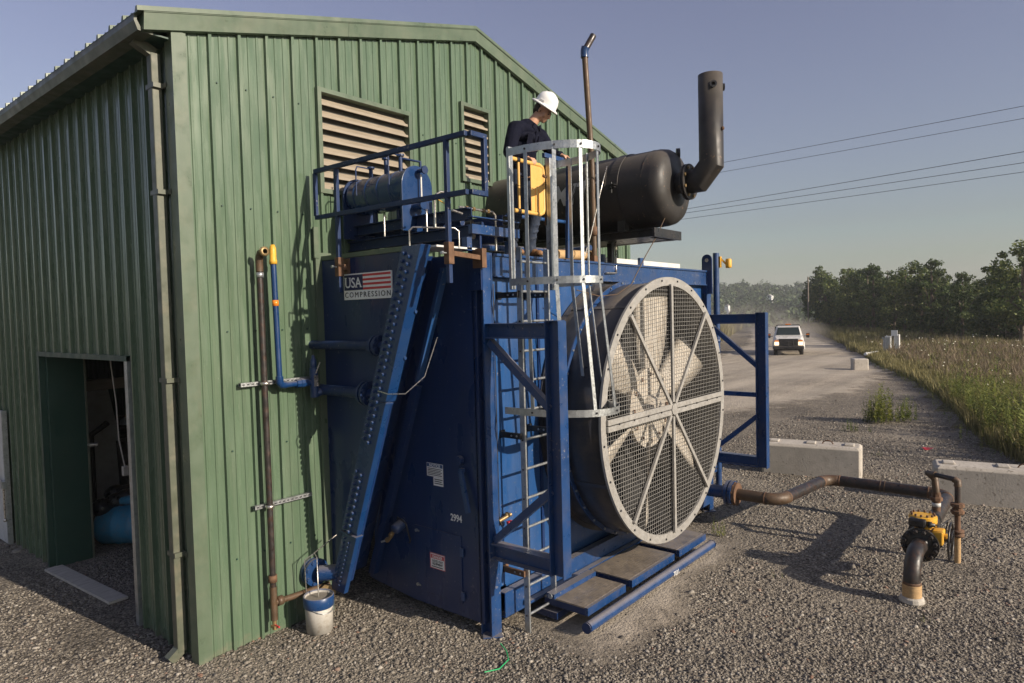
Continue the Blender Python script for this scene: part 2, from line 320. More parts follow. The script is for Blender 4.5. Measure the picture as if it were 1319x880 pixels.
def gravel_mat(name, cols, bumpd=.02, scale=44, road=False):
    m, nt, b, L = new_mat(name)
    g = N(nt,'ShaderNodeNewGeometry')
    v1 = N(nt,'ShaderNodeTexVoronoi', Scale=scale); L.new(g.outputs['Position'], v1.inputs['Vector'])
    v2 = N(nt,'ShaderNodeTexVoronoi', Scale=scale*.45); L.new(g.outputs['Position'], v2.inputs['Vector'])
    sp = N(nt,'ShaderNodeSeparateColor'); L.new(v1.outputs['Color'], sp.inputs[0])
    c = ramp(nt, sp.outputs[0], [(.0,cols[0]),(.35,cols[1]),(.7,cols[2]),(1.0,cols[3])])
    edge = ramp(nt, v1.outputs['Distance'], [(.25,1.0),(.75,.35)])
    c = mixc(nt, .8, c, edge, 'MULTIPLY')
    n = N(nt,'ShaderNodeTexNoise', Scale=.55, Detail=8.0, Roughness=.6); L.new(g.outputs['Position'], n.inputs['Vector'])
    c = mixc(nt, 1.0, c, ramp(nt, n.outputs[0], [(.3,(.66,.66,.67)),(.7,(1.2,1.18,1.14))]), 'MULTIPLY')
    n6 = N(nt,'ShaderNodeTexNoise', Scale=7.0, Detail=12.0, Roughness=.82); L.new(g.outputs['Position'], n6.inputs['Vector'])
    c = mixc(nt, 1.0, c, ramp(nt, n6.outputs[0], [(.34,(.50,.50,.51)),(.5,(1,1,1)),(.66,(1.5,1.48,1.42))]), 'MULTIPLY')
    n5 = N(nt,'ShaderNodeTexNoise', Scale=.33, Detail=9.0, Roughness=.66); L.new(g.outputs['Position'], n5.inputs['Vector'])
    c = mixc(nt, ramp(nt, n5.outputs[0], [(.46,0.0),(.66,.62)]), c, (.34,.30,.24))
    if road:
        # dusty wheel-worn track: blends from the gravel by distance from the track's centre line
        n3 = N(nt,'ShaderNodeTexNoise', Scale=.16, Detail=7.0, Roughness=.62); L.new(g.outputs['Position'], n3.inputs['Vector'])
        mp = N(nt,'ShaderNodeMapping'); mp.inputs['Rotation'].default_value = (0,0,rad(-18)); mp.inputs['Scale'].default_value = (.05,1.1,1)
        L.new(g.outputs['Position'], mp.inputs[0]); n4 = N(nt,'ShaderNodeTexNoise', Scale=1.0, Detail=6.0); L.new(mp.outputs[0], n4.inputs['Vector'])
        c = mixc(nt, .75, c, ramp(nt, n4.outputs[0], [(.38,(.62,.62,.62)),(.62,(1.25,1.22,1.17))]), 'MULTIPLY')
        c = mixc(nt, ramp(nt, n3.outputs[0], [(.40,.10),(.62,.65)]), c, (.50,.44,.355))
    L.new(c, b.inputs['Base Color']); b.inputs['Roughness'].default_value = .95; b.inputs['Specular IOR Level'].default_value = .2
    sm = N(nt,'ShaderNodeMath', operation='MULTIPLY_ADD'); L.new(v2.outputs['Distance'], sm.inputs[0]); sm.inputs[1].default_value = 1.6; L.new(v1.outputs['Distance'], sm.inputs[2])
    n2 = N(nt,'ShaderNodeTexNoise', Scale=9.0, Detail=8.0, Roughness=.7); L.new(g.outputs['Position'], n2.inputs['Vector'])
    s2 = N(nt,'ShaderNodeMath', operation='MULTIPLY_ADD'); L.new(n2.outputs[0], s2.inputs[0]); s2.inputs[1].default_value = -2.5; L.new(sm.outputs[0], s2.inputs[2])
    bp = N(nt,'ShaderNodeBump', Strength=.7 if road else .9, Distance=bumpd); bp.invert = True; L.new(s2.outputs[0], bp.inputs['Height']); L.new(bp.outputs[0], b.inputs['Normal'])
    return m
GC = [(.11,.096,.08),(.21,.185,.152),(.31,.275,.225),(.43,.385,.32)]
M['gravel'] = gravel_mat('grey_brown_gravel', GC)
M['track'] = gravel_mat('dusty_track_gravel', [(.31,.275,.22),(.39,.345,.28),(.46,.41,.335),(.54,.48,.40)], .012, 30, True)
def ragged_edge(m):
    nt = m.node_tree; L = nt.links; out = nt.nodes['Material Output']; b = nt.nodes['Principled BSDF']
    at = N(nt,'ShaderNodeAttribute', attribute_name='fade'); g = N(nt,'ShaderNodeNewGeometry')
    n = N(nt,'ShaderNodeTexNoise', Scale=.9, Detail=9.0, Roughness=.72); L.new(g.outputs['Position'], n.inputs['Vector'])
    a = N(nt,'ShaderNodeMath', operation='MULTIPLY_ADD'); L.new(at.outputs['Fac'], a.inputs[0]); a.inputs[1].default_value = 1.0; L.new(n.outputs[0], a.inputs[2])
    f = ramp(nt, a.outputs[0], [(.72,0.0),(.98,1.0)])
    tr = N(nt,'ShaderNodeBsdfTransparent'); mx = N(nt,'ShaderNodeMixShader'); L.new(f, mx.inputs[0]); L.new(tr.outputs[0], mx.inputs[1]); L.new(b.outputs[0], mx.inputs[2]); L.new(mx.outputs[0], out.inputs[0])
ragged_edge(M['track'])
M['dirt'] = gravel_mat('fine_pale_dirt', [(.27,.225,.175),(.31,.265,.21),(.35,.30,.24),(.40,.345,.28)], .006, 60, True)
def stone_mat():
    m, nt, b, L = new_mat('loose_stone')
    g = N(nt,'ShaderNodeNewGeometry')
    c = ramp(nt, g.outputs['Random Per Island'], [(0,(.09,.080,.070)),(.3,(.155,.138,.116)),(.6,(.215,.192,.160)),(.88,(.28,.255,.215)),(.96,(.36,.33,.285)),(1,(.20,.12,.085))])
    n = N(nt,'ShaderNodeTexNoise', Scale=70.0, Detail=4.0); L.new(g.outputs['Position'], n.inputs['Vector'])
    c = mixc(nt, .6, c, ramp(nt, n.outputs[0], [(.3,.7),(.7,1.25)]), 'MULTIPLY')
    L.new(c, b.inputs['Base Color']); b.inputs['Roughness'].default_value = .9; b.inputs['Specular IOR Level'].default_value = .25
    return m
ragged_edge(M['dirt'])
M['stone'] = stone_mat()
M['field'] = gravel_mat('matted_field_soil', [(.10,.095,.04),(.15,.13,.06),(.20,.17,.08),(.24,.20,.11)], .05, 12)
M['hillsoil'] = paint('wooded_hill_ground', (.045,.06,.028), .9, 0, .3, .02)

def text_obj(name, s, size, mat, parent, origin, xdir, ydir, align='LEFT', extrude=.0015, xscale=1.0, bold=0.0, shear=0.0, space=1.0, fit=None):
    cu = bpy.data.curves.new(name, 'FONT'); cu.body = s; cu.size = size; cu.extrude = extrude; cu.align_x = align
    cu.offset = bold; cu.shear = shear; cu.space_character = space; cu.resolution_u = 3
    tmp = bpy.data.objects.new(name, cu); COL.objects.link(tmp)
    dg = bpy.context.evaluated_depsgraph_get(); me = bpy.data.meshes.new_from_object(tmp.evaluated_get(dg))
    bpy.data.objects.remove(tmp); bpy.data.curves.remove(cu)
    if fit:
        xs_ = [v.co.x for v in me.vertices]; o_ = min(xs_); wd_ = max(xs_)-o_; me.transform(Matrix.Translation((-o_,0,0))); xscale = fit/wd_
    X = Vector(xdir).normalized(); Y = Vector(ydir).normalized(); Z = X.cross(Y); O = Vector(origin)
    me.transform(Matrix.Translation(O) @ Matrix((X*xscale, Y, Z)).transposed().to_4x4())
    me.materials.clear(); me.materials.append(mat); me.name = name
    return link(bpy.data.objects.new(name, me), parent)
# ================================================================== TERRAIN
EDGE = [(6,-22),(11,-9.6),(13.9,-5.8),(16.3,-4.9),(22,-3.6),(30,-1.4),(38.7,1.9),(58.5,8.1),(84,16.9),(130,34)]   # gravel / field boundary
EX = np.array([e[0] for e in EDGE], float); EY = np.array([e[1] for e in EDGE], float)
def side(x, y):      # metres to the field side of the gravel edge (positive in the field)
    return np.interp(x, EX, EY) - y
def ground_z(x, y):
    x = np.asarray(x, float); y = np.asarray(y, float)
    s = side(x, y)*.93
    dx = np.clip((x-10)/10, 0, 1)
    z = np.where(s > 0, .12*np.clip(s/1.5, 0, 1)*dx, 0)
    cr = np.interp(x, [10,30,45,51,66,84,104,130.], [-30,-19,-8,-4.1,3.1,13.4,24.0,38.])
    drop = np.clip((cr - y)/7, 0, 1)*(x < 150)
    z = z - 2.6*drop*drop*(3-2*drop)*np.clip((x-14)/14, 0, 1)
    bank = np.clip((y-13.2-.33*(x-40))/4, 0, 1)*np.clip((x-34)/6,0,1)*np.clip((135-x)/20,0,1)
    z = z + .5*bank
    far = np.clip((x-115)/120, 0, 1)
    z = z - 9*far
    z = z + .03*np.sin(x*.31+y*.17)*np.sin(y*.23-x*.11)*np.clip((x-12)/8,0,1)
    return z
def terrain():
    xs = np.concatenate([np.linspace(-80,-12,8), np.arange(-10,40,.8), np.arange(40,130,2.5), np.linspace(135,900,26)])
    ys = np.concatenate([np.linspace(-500,-70,12), np.arange(-60,-24,2.5), np.arange(-24,30,.8), np.arange(30,80,2.5), np.linspace(85,900,22)])
    X, Y = np.meshgrid(xs, ys); Z = ground_z(X, Y)
    n, m = X.shape; V = np.stack([X,Y,Z],-1).reshape(-1,3)
    F = [(j*m+i, j*m+i+1, (j+1)*m+i+1, (j+1)*m+i) for j in range(n-1) for i in range(m-1)]
    b = MB(); b.v = [tuple(v) for v in V]; b.f = F; b.sm = [True]*len(F)
    o = b.build('ground', [M['gravel'], M['field']], kind='structure')
    cx = (X[:-1,:-1]+X[1:,1:])/2; cy = (Y[:-1,:-1]+Y[1:,1:])/2
    mi = ((side(cx,cy) > -.1) & (cx > 8) | (cx > 120) | (cy > 13.4+.33*(cx-40)) & (cx > 36)).astype(int).ravel()
    o.data.polygons.foreach_set('material_index', mi)
terrain()
# the dusty track, a sheet 4-12 mm above the yard
def strip(name, cl, mat, z, kind='structure', jitter=.25, seg=2.0):
    b = MB(); pts = []
    for i in range(len(cl)-1):
        a, c = np.array(cl[i]), np.array(cl[i+1]); k = max(1, int(np.hypot(*(c-a)[:2])/seg))
        pts += [a+(c-a)*t/k for t in range(k)]
    pts.append(np.array(cl[-1])); R = random.Random(3); vs = []
    for i, p in enumerate(pts):
        q0 = pts[max(0,i-1)]; q1 = pts[min(len(pts)-1,i+1)]; d = (q1-q0)[:2]; d = d/np.hypot(*d); n = np.array([-d[1], d[0]])
        hw = p[2]; 
        row = [-hw*1.35+R.uniform(-jitter,jitter), -hw*.8, 0, hw*.8, hw*1.35+R.uniform(-jitter,jitter)]
        for k in row:
            x, y = p[0]+n[0]*k, p[1]+n[1]*k; vs.append((x, y, float(ground_z(x,y))+z))
    fs = [(i*5+k, (i+1)*5+k, (i+1)*5+k+1, i*5+k+1) for i in range(len(pts)-1) for k in range(4)]
    b.add(vs, [f[::-1] for f in fs], True)
    o = b.build(name, mat, kind=kind); a = o.data.attributes.new('fade','FLOAT','POINT')
    n_ = len(pts); a.data.foreach_set('value', [v*min(1,(n_-1-i)/4) for i in range(n_) for v in (0,.62,.9,.62,0)]); return o
strip('road', [(150,52,2.8),(125,40,2.8),(100,28.5,2.8),(84,22.2,3),(65,15.2,3.2),(55,11.8,3.6),(44,8.3,4.3),(34,5.6,5),(26,5.0,5),(18,7,5),(12,11,5),(5,18,5)], M['track'], .006, seg=1.2)
def patch(name, pts, mat, z, wob=.08):
    R = random.Random(11); b = MB(); P = []
    for i in range(len(pts)):
        a = Vector((*pts[i],0)); c = Vector((*pts[(i+1)%len(pts)],0)); k = max(1, int((c-a).length/.18))
        for t in range(k):
            p = a.lerp(c, t/k); P.append((p.x+R.uniform(-wob,wob), p.y+R.uniform(-wob,wob)))
    cx = sum(p[0] for p in P)/len(P); cy = sum(p[1] for p in P)/len(P)
    b.add([(cx,cy,z)]+[(x,y,z-.003) for x,y in P], [(0,1+i,1+(i+1)%len(P)) for i in range(len(P))])
    o = b.build(name, mat, kind='structure'); a = o.data.attributes.new('fade','FLOAT','POINT')
    a.data.foreach_set('value', [1.0]+[0.0]*len(P)); return o
patch('concrete_pad', [(1.7,-3.7),(4.6,-3.55),(6.9,-3.2),(7.4,-2.0),(6.4,-.6),(1.9,-.9)], M['dirt'], .012)

# loose stones lying over the near yard: more of them close to the viewer
def stones():
    K = 340000
    # sample by distance from the viewer, in the wedge the picture shows plus a margin
    ang = rng.uniform(rad(-14), rad(92), K); d = 2.6 + 24*rng.random(K)**1.35
    x = CAM.x + d*np.cos(ang); y = CAM.y + d*np.sin(ang)
    ok = (side(x,y) < .6) & ~((x > 0) & (y > .02) & (y < 19) & ~((x < 2.2) & (y > 1.45) & (y < 4.3))) & ~((x > 2.4)&(x < 6.0)&(y > -2.75)&(y < 0)&(rng.random(K) < .9)) & (rng.random(K) < np.clip((27-d)/13, 0, 1))
    ok &= ~((x > 2.5) & (x < 6.2) & (y < -2.3) & (y > -3.1) & (rng.random(K) < .7))
    dr_ = np.sin(x*1.3+1.7*np.sin(y*.9))*np.sin(y*1.1+1.3*np.sin(x*.7))+.5*np.sin(x*3.1-y*2.2); ok &= (dr_ < .35+.8*rng.random(K))
    x, y, d = x[ok][:155000], y[ok][:155000], d[ok][:155000]; n = len(x); print('stones', n)
    s = rng.gamma(2.6, .0019, n) + .0032; s *= (1+.03*(d-4)); s = np.clip(s, .004, .040)
    big = rng.random(n) < .006; s[big] *= 2.0
    base = np.array([[-1,-1,-.8],[1,-1,-.9],[1,1,-.8],[-1,1,-.9],[-.7,-.6,.8],[.6,-.8,.9],[.8,.7,.7],[-.6,.8,1]], float)
    tri = np.array([[0,2,1],[0,3,2],[4,5,6],[4,6,7],[0,1,5],[0,5,4],[1,2,6],[1,6,5],[2,3,7],[2,7,6],[3,0,4],[3,4,7]])
    V = base[None]*(1+rng.uniform(-.35,.35,(n,8,3))); V *= (s[:,None]*np.stack([rng.uniform(.8,1.5,n), rng.uniform(.7,1.1,n), rng.uniform(.45,.8,n)],1))[:,None,:]
    a = rng.uniform(0,2*pi,n); t = rng.uniform(-.5,.5,n); ca, sa, ct, st = np.cos(a), np.sin(a), np.cos(t), np.sin(t)
    Vx = V[...,0]*ct[:,None]-V[...,2]*st[:,None]; Vz = V[...,0]*st[:,None]+V[...,2]*ct[:,None]; Vy = V[...,1]
    X = Vx*ca[:,None]-Vy*sa[:,None]+x[:,None]; Y = Vx*sa[:,None]+Vy*ca[:,None]+y[:,None]
    Z = Vz + (ground_z(x,y)+s*.18)[:,None]
    V = np.stack([X,Y,Z],-1).reshape(-1,3); F = (tri[None]+(np.arange(n)*8)[:,None,None]).reshape(-1,3)
    np_mesh('loose_gravel', V, F, M['stone'], kind='stuff')
def np_mesh(name, V, F, mat, **tags):
    me = bpy.data.meshes.new(name); k = F.shape[1]
    me.vertices.add(len(V)); me.vertices.foreach_set('co', V.astype(np.float32).ravel())
    me.loops.add(F.size); me.loops.foreach_set('vertex_index', F.astype(np.int32).ravel())
    me.polygons.add(len(F)); me.polygons.foreach_set('loop_start', np.arange(len(F), dtype=np.int32)*k)
    try: me.polygons.foreach_set('loop_total', np.full(len(F), k, np.int32))
    except Exception: pass
    me.update(calc_edges=True); me.materials.append(mat)
    return link(bpy.data.objects.new(name, me), tags.pop('parent', None), 0, **tags)
stones()

# ================================================================== BUILDING
def zroof(x): return 7.30 - .2654*abs(x-4.12)
BL = thing('metal_building', 'green ribbed steel building with a pitched roof, louvers in its gable and a side doorway', 'building', (0,0,0))
RIB = [(0,0),(.005,.038),(.036,.038),(.052,0),(.118,0),(.124,.008),(.140,.008),(.146,0),(.214,0),(.220,.008),(.236,.008),(.242,0)]
def wall_panel(plane, u0, u1, zb, zt, holes, L):
    """one ribbed wall sheet from u0 to u1. plane 'g': gable y=0 ribs to -y; 'e': side wall x=0 ribs to -x"""
    pts = []
    k = int(math.floor(u0/.3048))-1
    while k*.3048 < u1+.1:
        pts += [(k*.3048+a, d) for a, d in RIB]; k += 1
    def dep(u):
        for i in range(len(pts)-1):
            if pts[i][0] <= u <= pts[i+1][0]:
                t = (u-pts[i][0])/(pts[i+1][0]-pts[i][0]); return pts[i][1]*(1-t)+pts[i+1][1]*t
        return 0
    cuts = {u0, u1} | {p[0] for p in pts if u0 < p[0] < u1} | {h[i] for h in holes for i in (0,1) if u0 < h[i] < u1}
    if plane == 'g' and u0 < 4.12 < u1: cuts.add(4.12)
    cuts = sorted(cuts); b = MB(); t = .004
    for a, c in zip(cuts, cuts[1:]):
        if c-a < 1e-5: continue
        zs = [(zb, (zt(a), zt(c)))]
        for h in sorted([h for h in holes if h[0] <= a+1e-6 and c <= h[1]+1e-6], key=lambda h: h[2]):
            last = zs.pop()
            if h[2] > last[0]+.01: zs.append((last[0], (h[2],h[2])))
            zs.append((h[3], last[1]))
        for z0, (z1a, z1c) in zs:
            da, dc = dep(a), dep(c)
            if plane == 'g': q = [(a,-da,z0),(c,-dc,z0),(c,-dc,z1c),(a,-da,z1a)]
            else: q = [(-dc,c,z0),(-da,a,z0),(-da,a,z1a),(-dc,c,z1c)]
            b.add(q, [(0,1,2,3)])
    # side laps so that the sheet has thickness at its edges
    for u in (u0, u1):
        d = dep(u)
        q = [(u,-d,zb),(u,.02,zb),(u,.02,zt(u)),(u,-d,zt(u))] if plane == 'g' else [(-d,u,zb),(.02,u,zb),(.02,u,zt(u)),(-d,u,zt(u))]
        if not any(h[0] < u < h[1] for h in holes): b.add(q, [(0,1,2,3)])
    o = b.build('wall_panel', M['green'], BL); return o
GHOLES = [(1.57,2.86,4.76,5.83),(3.87,4.38,5.20,6.18),(1.50,7.66,-1.0,3.97)]
u = 0.06
while u < 8.4:
    u1 = min(u+.9144, 8.43); wall_panel('g', u, u1, -.02, lambda x: zroof(x)-.16, GHOLES, 1); u = u1
EH = [(1.42,4.28,-1.0,2.90)]
u = .12
while u < 19.9:
    u1 = min(u+.9144, 20.0); wall_panel('e', u, u1, -.05, lambda y: 6.0, EH, 1); u = u1
# screws in rows on the gable and the side wall
b = MB()
for k in range(1, 28):
    for z in (.9, 2.0, 3.2, 4.45, 5.65):
        x = k*.3048+.09
        if any(h[0]-.05 < x < h[1]+.05 and h[2]-.05 < z < h[3]+.05 for h in GHOLES) or z > zroof(x)-.3: continue
        b.disc((x,-.006,z), .009, (0,-1,0), .014, 6)
for k in range(1, 40):
    for z in (.9, 2.0, 3.2, 4.45, 5.5):
        y = k*.3048+.09
        if 1.35 < y < 4.35 and z < 3: continue
        b.disc((-.006,y,z), .009, (-1,0,0), .012, 6)
b.build('screws', M['green_dark'], BL, kind='stuff')
# linings behind the sheets (keeps daylight out)
MB().box(.03,8.4,.05,.07,3.99,5.95).build('gable_lining', M['dark_int'], BL)
MB().box(.02,.05,4.3,20,-.1,6.0).box(.02,.05,.1,1.40,-.1,6.0).box(.02,.05,1.40,4.3,2.92,6.0).build('side_lining', M['dark_int'], BL)
MB().box(.06,1.49,.05,.07,-.1,3.99).build('gable_lining', M['dark_int'], BL)
MB().box(7.67,8.4,.05,.07,-.1,3.99).build('gable_lining', M['dark_int'], BL)
MB().box(8.40,8.43,.1,20,-.1,6.0).box(0.05,8.4,19.97,20,-.1,6.0).build('far_walls', M['green'], BL)
b = MB()
b.prism([(0.0,5.98),(4.12,7.12),(8.43,5.98)], 'y', 19.95, 19.99).prism([(0.05,5.96),(4.12,7.06),(8.40,5.96)], 'y', .05, .07)
b.build('gable_lining', M['dark_int'], BL)
# roof sheets with ribs that run down the slope
def roof_slope(sgn):
    b = MB(); prof = []
    k = 0
    while k*.3048 < 20.3: prof += [(-.10+k*.3048+a, d*1.15) for a, d in RIB if -.10+k*.3048+a < 20.2]; k += 1
    x0 = 4.12; x1 = -.36 if sgn < 0 else 8.60
    n = len(prof)
    vs = [(x0, y, 7.27+d) for y, d in prof] + [(x1, y, 7.27-.2654*abs(x1-x0)+d) for y, d in prof]
    fs = [(i,i+1,n+i+1,n+i) for i in range(n-1)]
    if sgn < 0: fs = [f[::-1] for f in fs]
    b.add(vs, fs)
    vs2 = [(x, y, z-.012-d) for (x,y,z),(_,d) in zip(vs, prof+prof)]
    b.add(vs2, [f[::-1] for f in fs])
    # closed lower rib ends
    b.add([vs[n+i] for i in range(n)]+[vs2[n+i] for i in range(n)], [(i,i+1,n+i+1,n+i) if sgn > 0 else (i+1,i,n+i,n+i+1) for i in range(n-1)])
    b.build('roof_sheet', M['green_trim'], BL)
roof_slope(-1); roof_slope(1)
# rake trim along both slopes of the gable, in lengths
def rake(xa, xb):
    b = MB(); za, zb = zroof(xa), zroof(xb)
    b.add([(xa,-.075,za-.19),(xb,-.075,zb-.19),(xb,-.095,zb-.02),(xa,-.095,za-.02)], [(0,1,2,3)])
    b.add([(xa,-.095,za-.02),(xb,-.095,zb-.02),(xb,.10,zb+.035),(xa,.10,za+.035)], [(0,1,2,3)])
    b.add([(xa,-.075,za-.19),(xb,-.075,zb-.19),(xb,-.035,zb-.20),(xa,-.035,za-.20)], [(3,2,1,0)])
    b.add([(xa,-.035,za-.20),(xb,-.035,zb-.20),(xb,.0,zb-.165),(xa,.0,za-.165)], [(3,2,1,0)])
    for x, z in ((xa,za),(xb,zb)): b.add([(x,-.075,z-.19),(x,-.095,z-.02),(x,.1,z+.035),(x,.1,z-.15)], [(0,1,2,3)])
    b.build('rake_trim', M['green_trim'], BL)
rake(-.30, 1.95); rake(1.953, 4.12); rake(4.12, 6.4); rake(6.403, 8.55)
# gutter and soffit
b = MB()
b.prism([(-.20,5.93),(-.33,5.94),(-.36,6.02),(-.36,6.075),(-.33,6.08),(-.335,6.03),(-.30,5.965),(-.20,5.955)], 'y', -.02, 8.2)
b.build('gutter', M['gutter'], BL)
b = MB(); b.prism([(-.20,5.93),(-.33,5.94),(-.36,6.02),(-.36,6.075),(-.33,6.08),(-.335,6.03),(-.30,5.965),(-.20,5.955)], 'y', 8.203, 20.2).build('gutter', M['gutter'], BL)
MB().box(-.21,-.01,.0,20,5.94,5.955).build('soffit', M['green_dark'], BL)
# corner flashing, box-opening flashing, door trims
MB().box(-.044,.085,-.047,-.041,-.03,6.02).box(-.050,-.044,-.047,.10,-.03,6.0).box(.079,.085,-.041,-.001,-.03,6.02).build('corner_trim', M['green_trim'], BL)
MB().box(1.42,1.50,-.050,-.034,-.02,3.98).box(1.494,1.50,-.034,.03,-.02,3.98).build('opening_trim', M['green_trim'], BL)
MB().box(1.40,1.46,-.06,-.035,3.98,4.32).build('opening_trim', M['green_trim'], BL)
MB().box(1.42,7.7,-.050,-.034,3.981,4.04).build('opening_trim', M['green_trim'], BL)
MB().box(-.045,.05,1.34,1.42,-.02,2.95).build('door_jamb', M['galv'], BL)
MB().box(-.045,.05,4.28,4.34,-.02,2.95).build('door_jamb', M['green_dark'], BL)
MB().box(-.050,.05,1.34,4.34,2.90,2.96).build('door_head_trim', M['green_dark'], BL)
# downspout with its straps and elbow
ds = MB().box(-.135,-.045,.20,.30,.08,5.86).build('downspout', M['gutter'], BL, bevel=.008)
MB().bar((-.09,.25,5.86),(-.27,.25,5.95),.09,.09,(0,1,0)).build('downspout_elbow', M['gutter'], ds)
MB().bar((-.09,.25,.10),(-.20,.25,.02),.09,.09,(0,1,0)).build('downspout_elbow', M['gutter'], ds)
for z in (1.05, 2.75, 4.55, 5.0-.55+1.1):
    MB().box(-.139,-.037,.165,.335,z-.022,z+.022).box(-.05,-.036,.08,.17,z-.022,z+.022).build('strap', M['gutter'], ds)
# louvers
def louver(x0, x1, z0, z1, n):
    lv = MB()
    for (a,b_,c,d) in ((x0-.05,x0,z0-.05,z1+.05),(x1,x1+.05,z0-.05,z1+.05),(x0,x1,z0-.05,z0),(x0,x1,z1,z1+.05)):
        lv.box(a,b_,-.052,.10,c,d)
    lv = lv.build('louver', M['green_trim'], BL)
    MB().box(x0,x1,.10,.11,z0,z1).build('louver_back', M['louver'], lv)
    h = (z1-z0)/n; b = MB()
    L = x1-x0-.006
    # blade: front lip, sloped face going up and back
    prof = [(-.030,0),(-.030,.028),(-.022,.028),(-.020,.012),(.085,h*.98),(.09,h*.98),(.09,h*.92),(-.012,0)]
    b.prism([(y,z) for y,z in prof], 'x', x0+.003, x0+.003+L)
    src = b.build('slat', M['louver'], lv); src.location.z = 0
    src.data.transform(Matrix.Translation((0,0,z0)))
    for k in range(1, n): inst(src, 'slat', lv, Matrix.Translation((0,0,k*h)))
louver(1.57, 2.86, 4.76, 5.83, 8)
louver(3.87, 4.38, 5.20, 6.18, 8)
MB().box(.0,8.4,.10,20,-.06,.002).build('shed_floor', M['gravel'], kind='structure')
# conduit and wires clipped along the gable beside the small louver
# -------- doorway: inward-opened dark green door, things inside
t = thing('shed_door', 'dark green steel door swung inward in the left doorway of the green building', 'door', (0.03,4.22,0))
MB().box(.02,.46,4.19,4.25,.0,2.88).build('door_leaf', M['green_dark'], t, bevel=.004)
MB().box(.46,.48,4.17,4.27,.0,2.88).build('door_edge', M['gutter'], t)
MB().tube([(.47,4.12,1.62),(.56,4.10,1.62)],.03,10).tube([(.47,4.17,1.62),(.47,4.10,1.62)],.02,8).build('handle', M['stainless'], t)
t = thing('white_door', 'white door leaf folded flat against the side wall at the left edge, with a latch', 'door', (-.07,5.95,0))
MB().box(-.10,-.05,5.95,7.05,.0,2.03).build('door_leaf', M['white_dull'], t, bevel=.004)
MB().box(-.11,-.045,5.915,5.95,.0,2.04).build('edge_channel', M['galv'], t)
l = MB().box(-.16,-.11,5.87,5.95,.88,.98).box(-.13,-.10,5.95,6.12,.90,.96).build('latch', M['galv'], t)
MB().box(-.16,-.145,6.0,6.25,.86,.99).build('latch_guard', M['white_dull'], t)
MB().tube([(-.135,5.91,.90),(-.135,5.91,.40)], .014, 8).sphere((-.135,5.91,.39), .028).build('drop_bolt', M['stainless'], t)
o = MB(); 
for i in range(14):
    pass
o.prism([(-.04,2.20),(.17,2.20),(.06,4.12),(-.15,4.12)],'z',.012,.045)
o.build('threshold_board', M['wood'], None, .004, label='long pale weathered board lying on the gravel across the open doorway', cat='board')
# inside the shed
t = thing('blue_drum', 'faded blue plastic drum lying on its side inside the dark doorway', 'drum', (1.7,3.55,.3))
MB().lathe([(0,-.42),(.20,-.42),(.26,-.40),(.285,-.35),(.285,-.14),(.295,-.12),(.285,-.10),(.285,.10),(.295,.12),(.285,.14),(.285,.35),(.26,.40),(.20,.42),(0,.42)], (1.05,4.42,.30), (.62,-.78,0), 28).build('drum_body', M['barrel'], t)
MB().lathe([(0,0),(.035,0),(.035,.03),(0,.03)], (1.31,4.09,.40), (.62,-.78,0), 12).build('bung', M['black'], t)
MB().tube([(.80,4.75,.62),(1.1,4.40,.66),(1.5,4.0,.74)], [.05,.07,.06], 10).build('blue_hose', M['barrel'], None, label='light blue hose lying across the drum in the doorway', cat='hose')
b = MB(); R = random.Random(5)
for k in range(7): b.sphere((1.0+R.uniform(-.25,.2), 4.75+R.uniform(-.22,.2), .62+R.uniform(-.1,.12)), .17, 9, 6, (1, .9, .55+R.random()*.3))
b.build('plastic_bag', M['bag'], None, label='black plastic bag slumped on the blue drum inside the doorway', cat='bag')
MB().bar((1.75,7.1,.02),(1.45,7.3,2.2),.75,.03,(0,1,0)).build('leaning_panel', M['white_dull'], None, label='pale flat panel leaning in the dark behind the blue drum', cat='panel')
MB().tube([(.40,3.05,2.89),(.43,3.0,2.3),(.45,3.02,1.8),(.49,2.98,1.45)], .009, 6).box(.46,.52,2.95,3.01,1.34,1.46).build('dangling_cable', M['wood'], None, label='pale cord with a small switch hanging down inside the open doorway', cat='cord')
MB().box(.6,1.8,5.6,5.8,2.25,2.42).build('shelf_beam', M['louver'], None, label='pale beam high in the dark interior seen through the doorway', cat='beam')
t = thing('work_lamp', 'small warm glowing lamp inside the dark doorway', 'lamp', (1.47,5.5,1.65))
MB().lathe([(.02,0),(.09,-.05),(.11,-.12)], (1.47,5.5,1.78), (0,0,1), 14).build('lamp_shade', M['galv'], t)
MB().sphere((1.47,5.5,1.70), .045, 10, 8).build('bulb', M['lamp'], t)
MB().tube([(1.47,5.5,1.78),(1.47,5.5,5.0)], .006, 6).build('flex', M['black'], t)
MB().box(.7,1.0,6.0,6.6,.6,1.75).box(1.9,3.1,5.6,7.4,.02,1.15).tube([(1.3,6.6,.02),(1.3,6.6,1.4),(1.5,6.4,1.6)],.05,10).build('engine_unit', M['black_steel'], None, .02, label='dark engine housing standing deep inside the shed behind the doorway', cat='engine')

